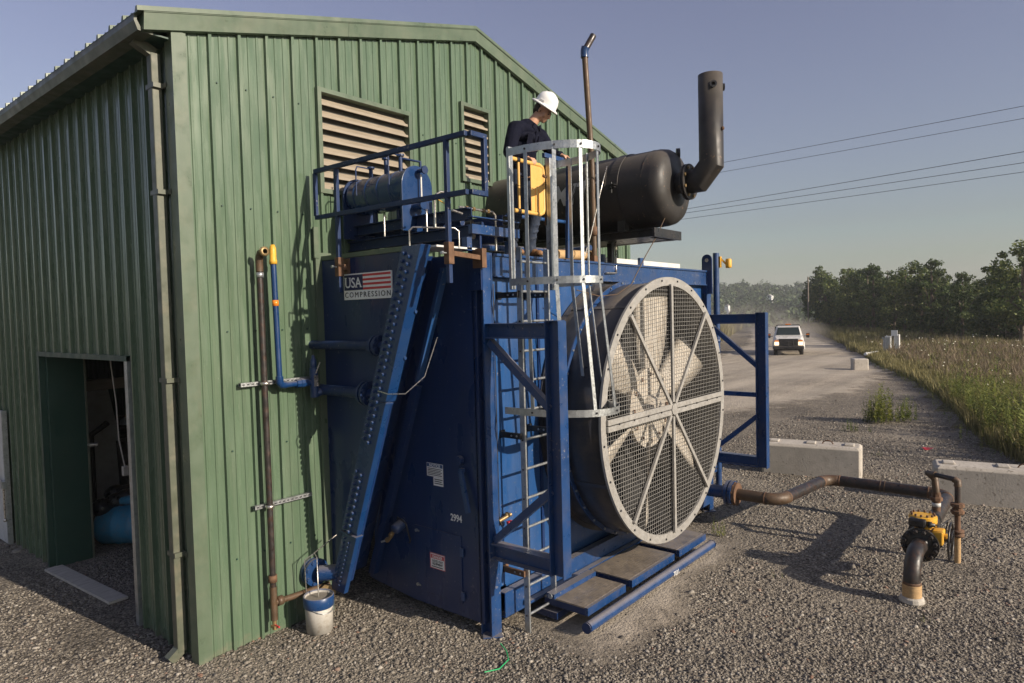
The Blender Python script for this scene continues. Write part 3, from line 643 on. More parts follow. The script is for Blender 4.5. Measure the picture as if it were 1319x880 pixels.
# -------- things fixed along the gable
def strut(x0, x1, z, label):
    b = MB().box(x0,x1,-.085,-.079,z-.02,z+.02).box(x0,x1,-.079,-.036,z-.02,z-.016).box(x0,x1,-.079,-.036,z+.016,z+.02).box(x0,x1,-.041,-.036,z-.02,z+.02)
    t = thing('strut_channel', label, 'bracket', ((x0+x1)/2,-.06,z)); b = b.build('channel', M['galv'], t)
    for k in range(int((x1-x0)/.05)):
        MB().box(x0+.015+k*.05,x0+.04+k*.05,-.0865,-.085,z-.006,z+.006).build('slot', M['ink'], b)
    return t
strut(.47, 1.26, 2.66, 'upper slotted strut channel on the green gable crossed by the blue riser')
strut(.57, 1.24, 1.39, 'lower slotted strut channel on the green gable crossed only by the black pipe')
t = thing('black_wall_pipe', 'tall worn black pipe standing against the green gable with an open elbow on top', 'pipe', (.7,-.15,.2))
MB().tube([(.69,-.14,3.80),(.70,-.14,1.0),(.70,-.14,.52)], .032, 14).build('pipe_run', M['pipe'], t)
MB().tube([(.69,-.14,3.80),(.69,-.14,3.93),(.69,-.17,3.985),(.69,-.25,4.00)], .038, 14, False).build('elbow', M['brown_pipe'], t)
MB().lathe([(.026,0),(.048,0),(.048,.035),(.026,.035)], (.69,-.225,3.995), (0,-1,.05), 16).build('elbow_rim', M['brass'], t)
MB().lathe([(.034,0),(.040,0),(.040,.05),(.034,.05)], (.69,-.14,3.74), (0,0,1), 14).build('coupling', M['galv'], t)
MB().lathe([(.033,0),(.044,0),(.044,.07),(.033,.07)], (.70,-.14,.60), (0,0,1), 14).build('coupling', M['rust'], t)
MB().tube([(.70,-.14,.55),(.70,-.14,.20)], .036, 12).build('drain_tee', M['brown_pipe'], t)
MB().tube([(.70,-.14,.38),(1.05,-.13,.36),(1.40,-.10,.34)], .032, 12).lathe([(.03,0),(.05,0),(.05,.06),(.03,.06)],(.74,-.14,.38),(1,0,0),14).build('cross_pipe', M['brown_pipe'], t)
MB().tube([(.70,-.14,.20),(.70,-.14,.10)], .022, 10).box(.66,.70,-.20,-.13,.13,.155).build('drain_cock', M['brass'], t)
MB().box(.685,.70,-.24,-.16,.145,.16).build('cock_lever', M['red'], t)
for z in (2.66,1.39): MB().lathe([(.034,0),(.046,0),(.046,.03),(.034,.03)], (.70,-.14,z-.015), (0,0,1), 12).box(.68,.72,-.12,-.085,z-.015,z+.015).build('pipe_clamp', M['stainless'], t)
t = thing('blue_riser_pipe', 'slim blue riser pipe with a yellow cap beside the tall black pipe', 'pipe', (.87,-.16,2.6))
MB().tube([(.84,-.15,3.90),(.86,-.15,2.70)], .030, 14).build('riser', M['blue'], t)
MB().lathe([(.031,0),(.040,0),(.040,.04),(.034,.05),(.034,.16),(.02,.20),(0,.20)], (.84,-.15,3.88), (0,0,1), 14).build('yellow_cap', M['yellow'], t)
MB().lathe([(.0305,0),(.0325,0),(.0325,.06),(.0305,.06)], (.8475,-.15,3.45), (-.016,0,1), 14).build('orange_band', M['amber'], t)
MB().tube([(.86,-.15,2.72),(.86,-.15,2.66),(.88,-.15,2.63),(.93,-.15,2.625)], .040, 14).tube([(.93,-.15,2.625),(1.10,-.15,2.625)], .032, 14).build('elbow', M['blue'], t)
MB().lathe([(.03,0),(.046,0),(.046,.05),(.052,.055),(.052,.09),(.046,.095),(.046,.14),(.03,.14)], (1.05,-.15,2.625), (1,0,0), 8, False).build('union', M['blue'], t)
MB().tube([(1.15,-.15,2.625),(1.24,-.16,2.62)], .034, 12).build('nipple', M['blue'], t)
MB().tube([(1.26,-.17,2.78),(1.26,-.17,2.46)], .045, 14).lathe([(.028,0),(.036,.02),(.03,.09),(.018,.10),(.018,.13),(0,.14)], (1.26,-.17,2.78), (0,0,1), 12).build('valve_body', M['blue'], t)
MB().tube([(1.26,-.17,2.54),(1.26,-.17,2.49),(1.30,-.18,2.50),(1.37,-.20,2.53)], .040, 12).build('lower_elbow', M['blue'], t)
MB().box(1.235,1.285,-.215,-.21,2.58,2.70).tube([(1.26,-.21,2.72),(1.29,-.25,2.84)],.008,6).build('valve_tag', M['stainless'], t)
# bucket under the drain pipe, and the wire loop
t = thing('bucket', 'grimy white bucket with a blue rim at the foot of the gable', 'bucket', (1.09,-.35,0))
MB().lathe([(0,.01),(.135,.01),(.15,.38),(.142,.38),(.13,.02),(0,.02)], (1.09,-.36,0), (0,0,1), 28).build('bucket_body', M['bucket'], t)
MB().lathe([(.149,.27),(.158,.28),(.160,.385),(.15,.395),(.143,.38)], (1.09,-.36,0), (0,0,1), 28).build('blue_rim', M['blue_steel'], t)
MB().disc((1.09,-.36,.355), .143, (0,0,1), .004, 24).build('contents', M['stone'], t)
MB().tube([(.94,-.36,.33)]+[(1.09-.15*cos(a),-.36-.165*sin(a),.33-.10*sin(a)) for a in np.linspace(.2,2.94,9)]+[(1.24,-.36,.33)], .004, 6).build('bail_handle', M['galv'], t)
MB().tube([(1.09,-.36,.36),(1.10,-.34,.78),(1.13,-.25,.80),(1.42,-.25,.92)], .006, 8).tube([(1.05,-.20,.30),(1.04,-.20,.74),(1.14,-.25,.80)], .006, 8).build('drip_tube', M['stainless'], None, label='thin bent steel drip tube dipping into the bucket', cat='tube')
# ================================================================== AIR COOLER
CO = thing('gas_cooler', 'huge dark blue steel gas cooler with a caged fan, standing against the green gable', 'cooler', (4.8,-1.0,0))
FY = -1.95                                   # front plane
# rear side plate with the sign, under the leaning header
def hf(z): return -.50-(z-.36)*.3823            # the header's leaning front line
MB().prism([(.12,.36),(.12,3.95),(hf(3.95)+.22,3.95),(hf(.36)+.22,.36)], 'x', 1.50, 1.60).build('side_plate', M['blue_shade_tone'], CO, .004)
MB().prism([(.12,.30),(.12,3.94),(hf(3.94)+.62,3.94),(hf(.30)+.55,.30)], 'x', 1.605, 2.06).build('coil_casing', M['blue_shade_tone'], CO, .004)
MB().prism([(0,.20),(-1.0,3.93),(-1.86,3.93),(-1.86,.12),(-.80,.12),(-.10,.18)], 'x', 2.05, 2.4).build('side_plate', M['blue_shade_tone'], CO, .004)
# casing body
MB().box(2.3,7.58,-1.86,.2,.16,3.90).build('casing', M['blue_sun_tone'], CO, .004)
MB().box(2.2,7.55,-1.80,.15,3.90,3.93).build('top_deck', M['plate'], CO)
# stacked step between plate and header: tilted channel
def slant(y0,y1,z0,z1,w,x0,x1,name,mat,dy=0):
    """a bar leaning outward, seen from the side as a parallelogram of width w"""
    return MB().prism([(y0+dy,z0),(y1+dy,z1),(y1+dy-w,z1),(y0+dy-w,z0)], 'x', x0, x1).build(name, mat, CO, .004)
MB().prism([(hf(3.80)+.30,3.80),(hf(3.80)+.36,3.80),(hf(2.60)+.34,2.60),(hf(2.60)+.30,2.60)], 'x', 1.95, 2.03).build('slanted_flange', M['blue_sun_tone'], CO, .003)  # sunlit strip, painted in with the brightened blue
MB().prism([(hf(2.55)+.30,2.55),(hf(2.55)+.40,2.55),(hf(.28)+.40,.28),(hf(.28)+.30,.28)], 'x', 1.97, 2.045).build('slanted_flange', M['blue_shade_tone'], CO, .003)
# header box, in three stretches like the photo
def hdr(z0, z1, x0, x1, w=.26): return MB().prism([(hf(z0)+.26,z0),(hf(z1)+.26,z1),(hf(z1)+.26-w,z1),(hf(z0)+.26-w,z0)], 'x', x0, x1).build('header_box', M['blue'], CO, .004)
HD = hdr(2.47, 3.97, 1.30, 1.43); HD2 = hdr(1.06, 2.465, 1.302, 1.37); HD3 = hdr(.34, 1.055, 1.33, 1.385, .24)
def on_header(z, off): # y on the header face at height z, off = distance from its rear edge
    return -.24 - (z-.36)/(3.97-.36)*(1.62-.24) - off
for z in (2.46, 1.02): # welded joints
    y = on_header(z,0); MB().bar((1.345,y+.005,z+.02),(1.345,y-.268,z-.01),.10,.012,(0,0,1)).build('weld_band', M['blue'], HD)
bolt = MB().lathe([(0,.038),(.018,.036),(.023,.028),(.023,0)], (0,0,0), (-1,0,0), 6, False).lathe([(.036,0),(.036,.006),(.02,.008)], (0,0,0), (-1,0,0), 10, False).mesh('bolt', M['blue'])
z = 3.90; row = 0
while z > .42:
    if not (1.78 < z < 2.06 or 1.00 < z < 1.06):
        small = z < 1.03
        for c in (0,1) if not small else (0,1):
            zz = z - .035*c; y = on_header(zz, .055+.085*c)
            inst(bolt, 'bolt', HD if zz > 2.46 else (HD2 if zz > 1.06 else HD3), Matrix.Translation((1.302 if zz > 1.06 else 1.33, y, zz)) @ Matrix.Scale(.5 if small else .82, 4))
    z -= .070 if z > 1.03 else .05
MB().tube([(1.27,-1.76,3.96),(1.27,-1.76,4.10),(1.28,-1.80,4.13),(1.62,-2.0,4.13),(1.66,-2.02,4.10),(1.66,-2.02,3.94)], .008, 8).tube([(1.45,-1.92,4.13),(1.45,-1.92,4.42),(1.50,-1.95,4.46),(1.62,-2.02,4.45)], .012, 8).build('vent_tube', M['stainless'], CO)
MB().tube([(1.28,-1.22,2.58),(1.26,-1.40,2.56),(1.30,-1.60,2.57),(1.50,-1.66,2.72),(1.55,-1.80,3.1)], .005, 8).build('vent_tube', M['stainless'], CO)
for z in (3.35,2.9): MB().disc((1.42,on_header(z,.262),z), .018, (0,-1,0), .02, 8).build('plug', M['blue'], HD)
# header pipes with flanges
def flange(name, c, r, axis, parent, mat, nb=8, t=.035, gap=.022, rb=.013, bmat=None):
    c = Vector(c); ax = Vector(axis).normalized()
    f = MB().disc(c-ax*(t/2+gap/2), r, ax, t, 28).disc(c+ax*(t/2+gap/2), r, ax, t, 28).disc(c, r*.8, ax, gap, 24).build(name, mat, parent)
    tt = Vector((0,0,1)) if abs(ax.z) < .9 else Vector((1,0,0)); a = tt.cross(ax).normalized(); b_ = ax.cross(a)
    m = MB().lathe([(0,-t-gap),(rb*.8,-t-gap),(rb*.8,t+gap),(0,t+gap)], (0,0,0), ax, 8, False)
    for sgn in (-1,1): m.lathe([(0,-.008),(rb*1.5,-.008),(rb*1.5,.008),(0,.008)], ax*sgn*(t+gap/2+.009), ax, 6, False)
    me = m.mesh('bolt', bmat or mat)
    for k in range(nb):
        q = c+(a*cos(2*pi*(k+.5)/nb)+b_*sin(2*pi*(k+.5)/nb))*r*.82
        inst(me, 'bolt', f, Matrix.Translation(q))
    return f
def hpipe(x, z, y0, y1, yf, r, fr):
    p = MB().tube([(x,y0,z),(x,y1,z)], r, 18).lathe([(r,-.01),(r*1.05,0),(r*1.05,.03),(0,.03)], (x,y0,z), (0,1,0), 18).build('header_pipe', M['navy_steel'], CO)  # navy darkens pipe and flange for the shade beside the header
    flange('pipe_flange', (x,yf,z), fr, (0,1,0), CO, M['navy_steel'], 8)
hpipe(1.37, 3.02, -.0, -1.26, -1.13, .048, .105)
hpipe(1.37, 2.53, -.17, -1.07, -.94, .056, .125)
flange('pipe_flange', (1.25,-.06,.52), .15, (0,1,0), CO, M['blue'], 8)
MB().tube([(1.25,-.15,.52),(1.40,-.30,.52)], .085, 16).build('pipe_stub', M['blue'], CO)
MB().lathe([(0,0),(.07,0),(.07,.05),(.09,.05),(.09,.09),(0,.09)], (1.33,-.16,.30), (-.5,-.8,.1), 10, False).build('drain_plug', M['brass'], CO)
# frame: legs, top and base beams
for x in (2.125, 7.50):
    MB().ibeam((x,FY+.07,.0),(x,FY+.07,3.93), .15, .15, (0,1,0), .014).build('leg', M['blue_steel'], CO)
    MB().disc((x,FY+.06,.008), .14, (0,0,1), .016, 4).build('foot_plate', M['blue_steel'], CO)
MB().box(2.21,7.42,FY+.004,-1.862,3.69,3.925).box(2.21,7.42,FY-.018,FY+.004,3.90,3.927).box(2.21,7.42,FY-.018,FY+.004,3.685,3.70).build('top_beam', M['blue_steel'], CO, .003)
MB().channel((2.21,FY-.01,.30),(7.42,FY-.01,.30), .09, .26, (0,0,1), .012, 1).build('base_beam', M['blue_steel'], CO)
MB().box(2.203,2.44,-1.875,-1.862,.44,3.68).build('front_strip', M['blue_sun_tone'], CO)
for x in (3.05, 6.55): MB().box(x-.02,x+.02,-1.88,-1.862,.44,3.68).build('front_seam', M['blue_shade_tone'], CO)
MB().box(7.52,7.60,-1.85,.2,.16,3.93).build('end_plate', M['blue_shade_tone'], CO)
# lifting lugs
for x, y in ((2.04,-1.90),(7.46,-1.97)):
    y0, y1 = y-.07, y+.10
    poly = [(y0,3.55),(y0,4.10)]+[((y0+y1)/2-(y1-y0)/2*cos(a),4.10+(y1-y0)/2*sin(a)) for a in np.linspace(.2,2.94,9)]+[(y1,4.10),(y1,3.55)]
    lg = MB().prism(poly, 'x', x-.03, x-.002).build('lifting_lug', M['blue_shade_tone'], CO, .003)
    MB().disc((x-.031,(y0+y1)/2,4.09), .030, (1,0,0), .004, 16).build('lug_hole', M['concrete'], lg)
    for zz in (3.62,3.72,3.82): MB().disc((x-.033,(y0+y1)/2,zz), .014, (1,0,0), .01, 6).build('bolt', M['blue'], lg)
# stands left and right
def stand(x, mid):
    t = MB().ibeam((x,FY-.005,3.14),(x,FY-.745,3.14), .13, .15, (0,0,1), .012).build('stand_beam', M['blue_steel'], CO)
    MB().ibeam((x,FY-.005,.90),(x,FY-.745,.90), .13, .16, (0,0,1), .012).build('stand_beam', M['blue_steel'], CO)
    MB().ibeam((x,FY-.83,.81),(x,FY-.83,3.225), .13, .16, (0,1,0), .012).build('stand_post', M['blue_steel'], CO)
    MB().box(x-.06,x+.06,FY-.90,FY-.76,3.226,3.235).build('post_cap', M['blue_steel'], CO)
    MB().bar((x,FY-.02,3.03),(x,FY-.76,2.40), .07, .07).build('brace', M['blue_steel'], CO)
    MB().bar((x,FY-.02,1.00),(x,FY-.76,1.62), .07, .07).build('brace', M['blue_steel'], CO)
    if mid: MB().bar((x,FY-.01,1.95),(x,FY-.76,1.95), .06, .07).build('brace', M['blue_steel'], CO)
stand(2.125, False); stand(7.55, True)
# fan duct, flanges
FC = Vector((4.62, 0, 2.09)); FR = 1.55
def at(y): return Vector((FC.x, y, FC.z))
dk = MB()
dk.lathe([(FR,0),(FR,.32),(FR+.004,.325),(FR+.004,.80),(FR,.80)], at(-1.88), (0,-1,0), 96)
dk.lathe([(FR-.012,.80),(FR-.012,.0)], at(-1.88), (0,-1,0), 96)
dk = dk.build('fan_duct', M['duct'], CO)
MB().lathe([(FR-.014,.79),(FR-.014,.0)], at(-1.88), (0,-1,0), 96).build('duct_shade_shell', M['black'], dk)  # black inner shell, puts the shade inside the duct into the colour
for y, r, m_ in ((-1.885,FR+.06,M['duct']),(-2.19,FR+.055,M['blue_steel']),(-2.66,FR+.045,M['duct'])):
    MB().lathe([(FR-.002,-.008),(r,-.008),(r,.008),(FR-.002,.008)], at(y), (0,-1,0), 96, False).build('duct_flange', m_, dk)
nut = MB().lathe([(0,.012),(.012,.012),(.012,-.012),(0,-.012)], (0,0,0), (0,-1,0), 6, False).mesh('bolt', M['galv'])
for k in range(36):
    a = 2*pi*k/36
    inst(nut, 'bolt', dk, Matrix.Translation(at(-2.202)+Vector((cos(a)*(FR+.035),0,sin(a)*(FR+.035)))))
for a in (.55, 2.2, 3.6, 5.2):
    MB().bar(at(-1.89)+Vector((cos(a)*(FR+.008),0,sin(a)*(FR+.008))), at(-2.65)+Vector((cos(a)*(FR+.008),0,sin(a)*(FR+.008))), .05, .006, (cos(a),0,sin(a))).build('duct_seam', M['duct'], dk)
MB().disc(at(-1.90), FR-.02, (0,1,0), .01, 64).build('duct_shade_disc', M['dark'], dk)  # near-black disc standing in for the unlit depth behind the fan
# the fan itself
fan = thing('cooling_fan', 'large beige bladed cooling fan behind the round wire guard', 'fan', at(-2.15))
fan.parent = None
def blade():
    b = MB(); R = [.42,.52,.75,1.0,1.25,1.42,1.46]; Wd = [.16,.22,.31,.37,.40,.40,.36]; tw = [-.70,-.66,-.58,-.50,-.45,-.42,-.42]
    ring = []
    for r, w_, t_ in zip(R, Wd, tw):
        for (u, v) in ((-.5,0),(-.25,.05),(.15,.06),(.5,.0),(.15,-.01),(-.25,-.012)):
            x = u*w_*2*.72; y = v*w_*.9; ring.append((x*cos(t_)-y*sin(t_), x*sin(t_)+y*cos(t_), r))
    n = 6; fs = [(i*n+j,i*n+(j+1)%n,(i+1)*n+(j+1)%n,(i+1)*n+j) for i in range(len(R)-1) for j in range(n)]
    b.add(ring, fs, True); b.add(ring[-n:], [tuple(range(n))]); b.tube([(0,0,.1),(0,0,.46)], .05, 10)
    return b.mesh('blade', M['blade'])
bm_ = blade()
for k in range(6):
    a = rad(-3+60*k); inst(bm_, 'blade', fan, Matrix.Translation(at(-2.38)) @ Matrix.Rotation(-a, 4, 'Y'))
hub = MB().disc(at(-2.38), .50, (0,-1,0), .06, 40).lathe([(0,.10),(.12,.10),(.16,.03),(.16,0)], at(-2.41), (0,-1,0), 24).build('hub', M['blade'], fan)
for k in range(12):
    a = 2*pi*k/12; MB().disc(at(-2.42)+Vector((cos(a)*.42,0,sin(a)*.42)), .024, (0,-1,0), .03, 6).build('hub_bolt', M['rust'], hub)
MB().tube([at(-2.36), at(-1.91)], .08, 16).build('shaft', M['blue_steel'], fan)
MB().bar(at(-1.98)+Vector((-1.5,0,-.45)), at(-1.98)+Vector((1.5,0,-.45)), .12, .14).build('shaft_support', M['blue_shade_tone'], CO)
# guard
GD = MB().lathe([(FR-.035,-.014),(FR+.068,-.014),(FR+.068,.014),(FR-.035,.014),(FR-.035,-.014)], at(-2.69), (0,-1,0), 120, False).build('fan_guard', M['ring'], CO)
nut2 = MB().lathe([(0,.010),(.013,.010),(.013,-.0),(0,-.0)], (0,0,0), (0,-1,0), 6, False).mesh('bolt', M['ink'])
for k in range(24):
    a = 2*pi*(k+.5)/24; inst(nut2, 'bolt', GD, Matrix.Translation(at(-2.704)+Vector((cos(a)*(FR+.03),0,sin(a)*(FR+.03)))))
for s in (-1,1):
    MB().box(FC.x-FR+.03,FC.x+FR-.03,-2.735,-2.706,FC.z+s*.036-.030,FC.z+s*.036+.030).build('guard_bar', M['ring'], GD, .003)
for k in range(9):
    x = FC.x-1.3+k*.325; MB().disc((x,-2.738,FC.z), .012, (0,-1,0), .01, 6).build('bolt', M['ink'], GD)
for a in (pi/2, -pi/2, pi/4+.08, 3*pi/4-.08, -pi/4-.08, -3*pi/4+.08):
    d = Vector((cos(a),0,sin(a))); MB().bar(at(-2.724)+d*.09, at(-2.724)+d*(FR-.02), .045, .028, (0,-1,0)).build('guard_bar', M['ring'], GD)
MB().disc(at(-2.728), .07, (0,-1,0), .04, 8).build('guard_hub', M['ring'], GD)
def guard_quarter(a0, a1, sx, sz):
    b = MB(); s = .0495; r = FR-.03; wv = .0038
    n = int(r/s)
    for k in range(0, n+1):
        u = (k+.5)*s
        if u >= r: continue
        L = math.sqrt(r*r-u*u)
        if L > .07: 
            b.bar((FC.x+sx*u,-2.690,FC.z+sz*.07),(FC.x+sx*u,-2.690,FC.z+sz*L), wv, wv)
            b.bar((FC.x+sx*.0,-2.6855,FC.z+sz*u),(FC.x+sx*L,-2.6855,FC.z+sz*u), wv, wv, (0,1,0))
    b.build('wire_mesh', M['mesh'], GD)
for sx in (-1,1):
    for sz in (-1,1): guard_quarter(0,0,sx,sz)
# service platform and front pipe skid
MB().tube([(2.62,-2.74,.12),(5.66,-2.74,.12)], .055, 18).build('skid_pipe', M['blue_steel'], CO)
MB().disc((2.60,-2.74,.12), .056, (1,0,0), .01, 18).disc((5.68,-2.74,.12), .056, (1,0,0), .01, 18).build('pipe_cap', M['blue_shade_tone'], CO)
for x0, x1 in ((2.75,3.52),(3.66,4.72),(4.86,5.66)):
    pl = MB().box(x0,x1,-2.62,-2.10,.235,.250).build('tread_plate', M['plate'], CO)
    MB().box(x0,x1,-2.66,-2.62,.165,.248).build('plate_edge', M['blue_steel'], pl)
    for xx in (x0,x1-.02): MB().box(xx,xx+.02,-2.62,-2.10,.165,.234).build('plate_rib', M['blue_shade_tone'], pl)
MB().box(2.7,5.66,-2.30,-2.02,.05,.12).build('skid_inner', M['blue_shade_tone'], CO)
MB().box(2.5,5.66,-2.09,-2.02,.236,.262).build('ledge', M['blue_steel'], CO)
b = MB().bar((2.62,-2.28,.33),(3.42,-2.28,.33), .10, .05).build('toe_channel', M['blue_steel'], CO)
for x in (2.615, 3.425): MB().disc((x,-2.28,.33), .028, (1,0,0), .012, 8).build('nut', M['galv'], b)
text_obj('skid_number', '7031', .075, M['white_dull'], CO, (4.42,-2.80,.085), (1,0,0), (0,.15,1), bold=.001)
# right side: corner pipe with yellow light
MB().tube([(7.74,-1.98,.35),(7.74,-1.98,2.9),(7.74,-1.98,4.22)], .05, 14).lathe([(.05,0),(.056,0),(.056,.06),(.05,.06)], (7.74,-1.98,2.75), (0,0,1), 14).build('corner_pipe', M['blue_steel'], CO)
yl = MB().box(7.73,7.78,-2.06,-2.0,3.98,4.16).bar((7.76,-2.03,4.15),(7.80,-2.14,4.02),.02,.03).build('beacon_bracket', M['yellow'], CO)
MB().lathe([(0,-.07),(.045,-.07),(.05,-.04),(.05,.06),(.035,.08),(0,.08)], (7.82,-2.16,4.04), (0,0,1), 12).build('beacon_light', M['yellow'], yl)
# white cap strips on the roof edge
b = MB().box(3.2,7.0,-1.70,-1.62,3.93,4.03).build('roof_strip', M['white_dull'], CO)
for x in (4.62,5.65): MB().box(x,x+.10,-1.74,-1.70,3.93,4.06).build('strip_clamp', M['blue_steel'], b)
MB().box(1.45,2.03,-1.93,-1.55,3.95,3.968).build('top_flashing', M['white_dull'], CO)
MB().prism([(-.05,3.952),(-1.62,3.952),(-1.62,4.0),(-.05,4.0)], 'x', 1.49, 1.515).build('edge_angle', M['green_trim'], CO)
for y in (-1.84,-1.74,-1.66): MB().box(1.52,2.02,y-.004,y+.004,3.969,3.974).build('flashing_seam', M['blue_shade_tone'], CO)
# side details: hinged hatch, handle, grease cup, stickers
dr = MB().box(2.036,2.049,-1.56,-.84,.26,.985).build('access_hatch', M['blue_shade_tone'], CO, .004)
for z in (.32,.93): MB().disc((2.028,-.88,z), .018, (1,0,0), .02, 8).box(2.02,2.03,-.93,-.87,z-.008,z+.008).build('hatch_latch', M['galv'], dr)
for z in (.35,.82): MB().box(2.024,2.036,-1.60,-1.55,z-.045,z+.045).build('hinge', M['blue_steel'], dr)
hd = MB().bar((1.99,-1.63,1.70),(1.97,-1.74,1.28), .05, .03, (1,0,0)).bar((2.03,-1.63,1.70),(1.99,-1.63,1.70),.05,.04).build('flap_handle', M['blue_steel'], CO)
MB().disc((2.0,-1.60,1.80), .05, (1,0,0), .05, 16).build('vent_knob', M['blue_shade_tone'], CO)
cup = MB().lathe([(0,0),(.05,0),(.06,.03),(.06,.13),(.045,.15),(0,.15)], (2.03,-.66,.98), (-.7,0,-.3), 14).build('drain_cup', M['blue_steel'], CO)
MB().tube([(1.96,-.64,1.02),(1.90,-.72,1.08),(1.93,-.82,1.02),(1.97,-.84,.82),(1.99,-.80,.78)], .010, 8).build('drain_hose', M['black'], cup)
MB().tube([(1.98,-.58,.92),(1.94,-.55,.82),(1.95,-.48,.76)], .022, 10).sphere((1.95,-.47,.76),.032,8,6).sphere((1.94,-.55,.84),.03,8,6).build('drain_valve', M['brass'], cup)
MB().tube([(1.94,-.47,.76),(1.90,-.42,.74)], .012, 8).build('valve_stem', M['galv'], cup)
# cable and valve on the front strip beside the ladder
MB().tube([(2.27,-1.89,3.62),(2.27,-1.89,1.2),(2.30,-1.90,1.1)], .012, 8).build('conduit', M['black'], CO)
fv = MB().tube([(2.24,-1.92,1.16),(2.40,-1.95,1.20)], .02, 8).tube([(2.30,-1.90,1.02),(2.42,-1.95,1.06)], .018, 8).sphere((2.36,-1.93,1.20),.03,8,6).build('gauge_valve', M['brass'], CO)
MB().box(2.33,2.39,-1.975,-1.945,1.11,1.14).build('red_lever', M['red'], fv)
# ---- sign
SG = MB().box(1.488,1.4995,-1.235,-.45,3.50,3.775).build('company_sign', M['white'], CO)
MB().box(1.484,1.4875,-.775,-.462,3.600,3.762).build('flag_canton', M['navy'], SG)
for k in range(4): MB().box(1.484,1.4875,-1.222,-.780,3.600+k*.0465,3.6225+k*.0465).build('flag_stripe', M['red'], SG)
SX, SY = (0,-1,0), (0,0,1)
def serif_text(name, s, size, mat, y, z, wd, space, parent, x=1.4825, bold=.0015):
    return text_obj(name, s, size, mat, parent, (x, y, z), SX, SY, 'LEFT', .0012, 1, bold, 0, space, wd)
serif_text('sign_word', 'USA', .150, M['white'], -.482, 3.628, .275, 1.0, SG)
for k, (yy, w_) in enumerate(((-.492,.035),(-.562,.035),(-.672,.04),(-.748,.04))):
    MB().box(1.4812,1.4822,yy-w_/2-.0,yy+w_/2,3.6275 if k > 1 else 3.729,3.6335 if k > 1 else 3.735).build('letter_serif', M['white'], SG)
serif_text('sign_word', 'COMPRESSION', .080, M['ink'], -.470, 3.524, .745, 1.35, SG, x=1.4855, bold=.0)
# ---- NOTICE sticker
def yz(name, mat, par, x, y0, y1, z0, z1): return MB().box(x-.0015,x,min(y0,y1),max(y0,y1),z0,z1).build(name, mat, par)
st = yz('notice_sticker', M['white'], CO, 2.0485, -1.06, -1.31, 1.565, 1.71)
yz('notice_sticker_tab', M['white'], CO, 2.0485, -1.16, -1.31, 1.47, 1.563)
yz('sticker_banner', M['blue_sun_tone'], st, 2.0465, -1.065, -1.305, 1.668, 1.705)
text_obj('sticker_word', 'NOTICE', .042, M['white'], st, (2.0445,-1.185,1.672), SX, SY, 'CENTER', .0008, 1.1, .001)
for k in range(5): yz('text_line', M['ink'], st, 2.0465, -1.075, -1.295+.02*(k%2), 1.647-k*.017, 1.654-k*.017)
for k in range(3): yz('text_line', M['ink'], st, 2.0465, -1.175, -1.30+.015*(k%2), 1.535-k*.022, 1.544-k*.022)
text_obj('unit_number', '2994', .105, M['white'], CO, (2.047,-1.405,1.13), SX, SY, 'LEFT', .001, .80, .002)
st = yz('danger_sticker', M['white'], CO, 2.0345, -1.085, -1.315, .555, .725)
for a in ((-1.085,-1.315,.719,.725),(-1.085,-1.315,.555,.561),(-1.085,-1.092,.561,.719),(-1.308,-1.315,.561,.719),(-1.10,-1.30,.665,.708)): yz('sticker_border', M['red'], st, 2.0325, *a)
text_obj('sticker_word', 'DANGER', .042, M['white'], st, (2.0305,-1.20,.672), SX, SY, 'CENTER', .0008, .9, .001)
text_obj('sticker_word', 'LOCK OUT', .034, M['ink'], st, (2.0325,-1.20,.628), SX, SY, 'CENTER', .0008, .95, .001)
text_obj('sticker_word', 'EQUIPMENT', .034, M['ink'], st, (2.0325,-1.20,.596), SX, SY, 'CENTER', .0008, .85, .001)
yz('text_line', M['ink'], st, 2.0325, -1.11, -1.28, .572, .582)

# ================================================================== GUARD RAIL (angle iron, over the side)
GR = thing('guard_rail', 'blue steel guard rail with two posts standing in rusty sockets along the cooler side', 'railing', (1.4,-1.3,3.6))
RX = 1.40
MB().bar((RX,-.12,4.91),(RX,-2.39,4.90), .045, .045).build('top_rail', M['navy_steel'], GR, .004)
MB().bar((RX,-.12,4.41),(RX,-2.39,4.39), .045, .045).build('mid_rail', M['navy_steel'], GR, .004)
MB().bar((RX,-.12,4.43),(RX,-.12,4.89), .04, .04).build('end_post', M['navy_steel'], GR, .004)
MB().bar((RX+.02,-2.41,4.90),(1.63,-2.41,4.90), .045, .045).bar((RX+.02,-2.41,4.39),(1.63,-2.41,4.39), .045, .045).bar((1.61,-2.41,4.41),(1.61,-2.41,4.88), .045, .045).build('return_rail', M['navy_steel'], GR, .004)
for y, zb in ((-.50,3.58),(-2.14,3.60)):
    p = MB().bar((RX,y,zb),(RX,y,4.88), .042, .042).build('post', M['navy_steel'], GR, .003)
    s = MB().box(RX-.034,RX+.034,y-.034,y+.034,zb+.17,zb+.37).build('post_socket', M['rust'], GR, .004)
    MB().tube([(RX-.034,y,zb+.27),(RX-.085,y,zb+.27)], .008, 8).disc((RX-.088,y,zb+.27),.016,(1,0,0),.02,6).build('set_screw', M['galv'], s)
    if y > -1: MB().box(RX+.034,1.497,y-.03,y+.03,zb+.24,zb+.30).box(1.482,1.497,y-.06,y+.05,zb+.20,zb+.36).build('socket_arm', M['rust'], s)
    else: MB().bar((RX+.03,y,zb+.27),(1.98,y+.17,zb+.27),.05,.045).box(1.98,2.045,y+.12,y+.25,zb+.17,zb+.36).build('socket_arm', M['rust'], s)

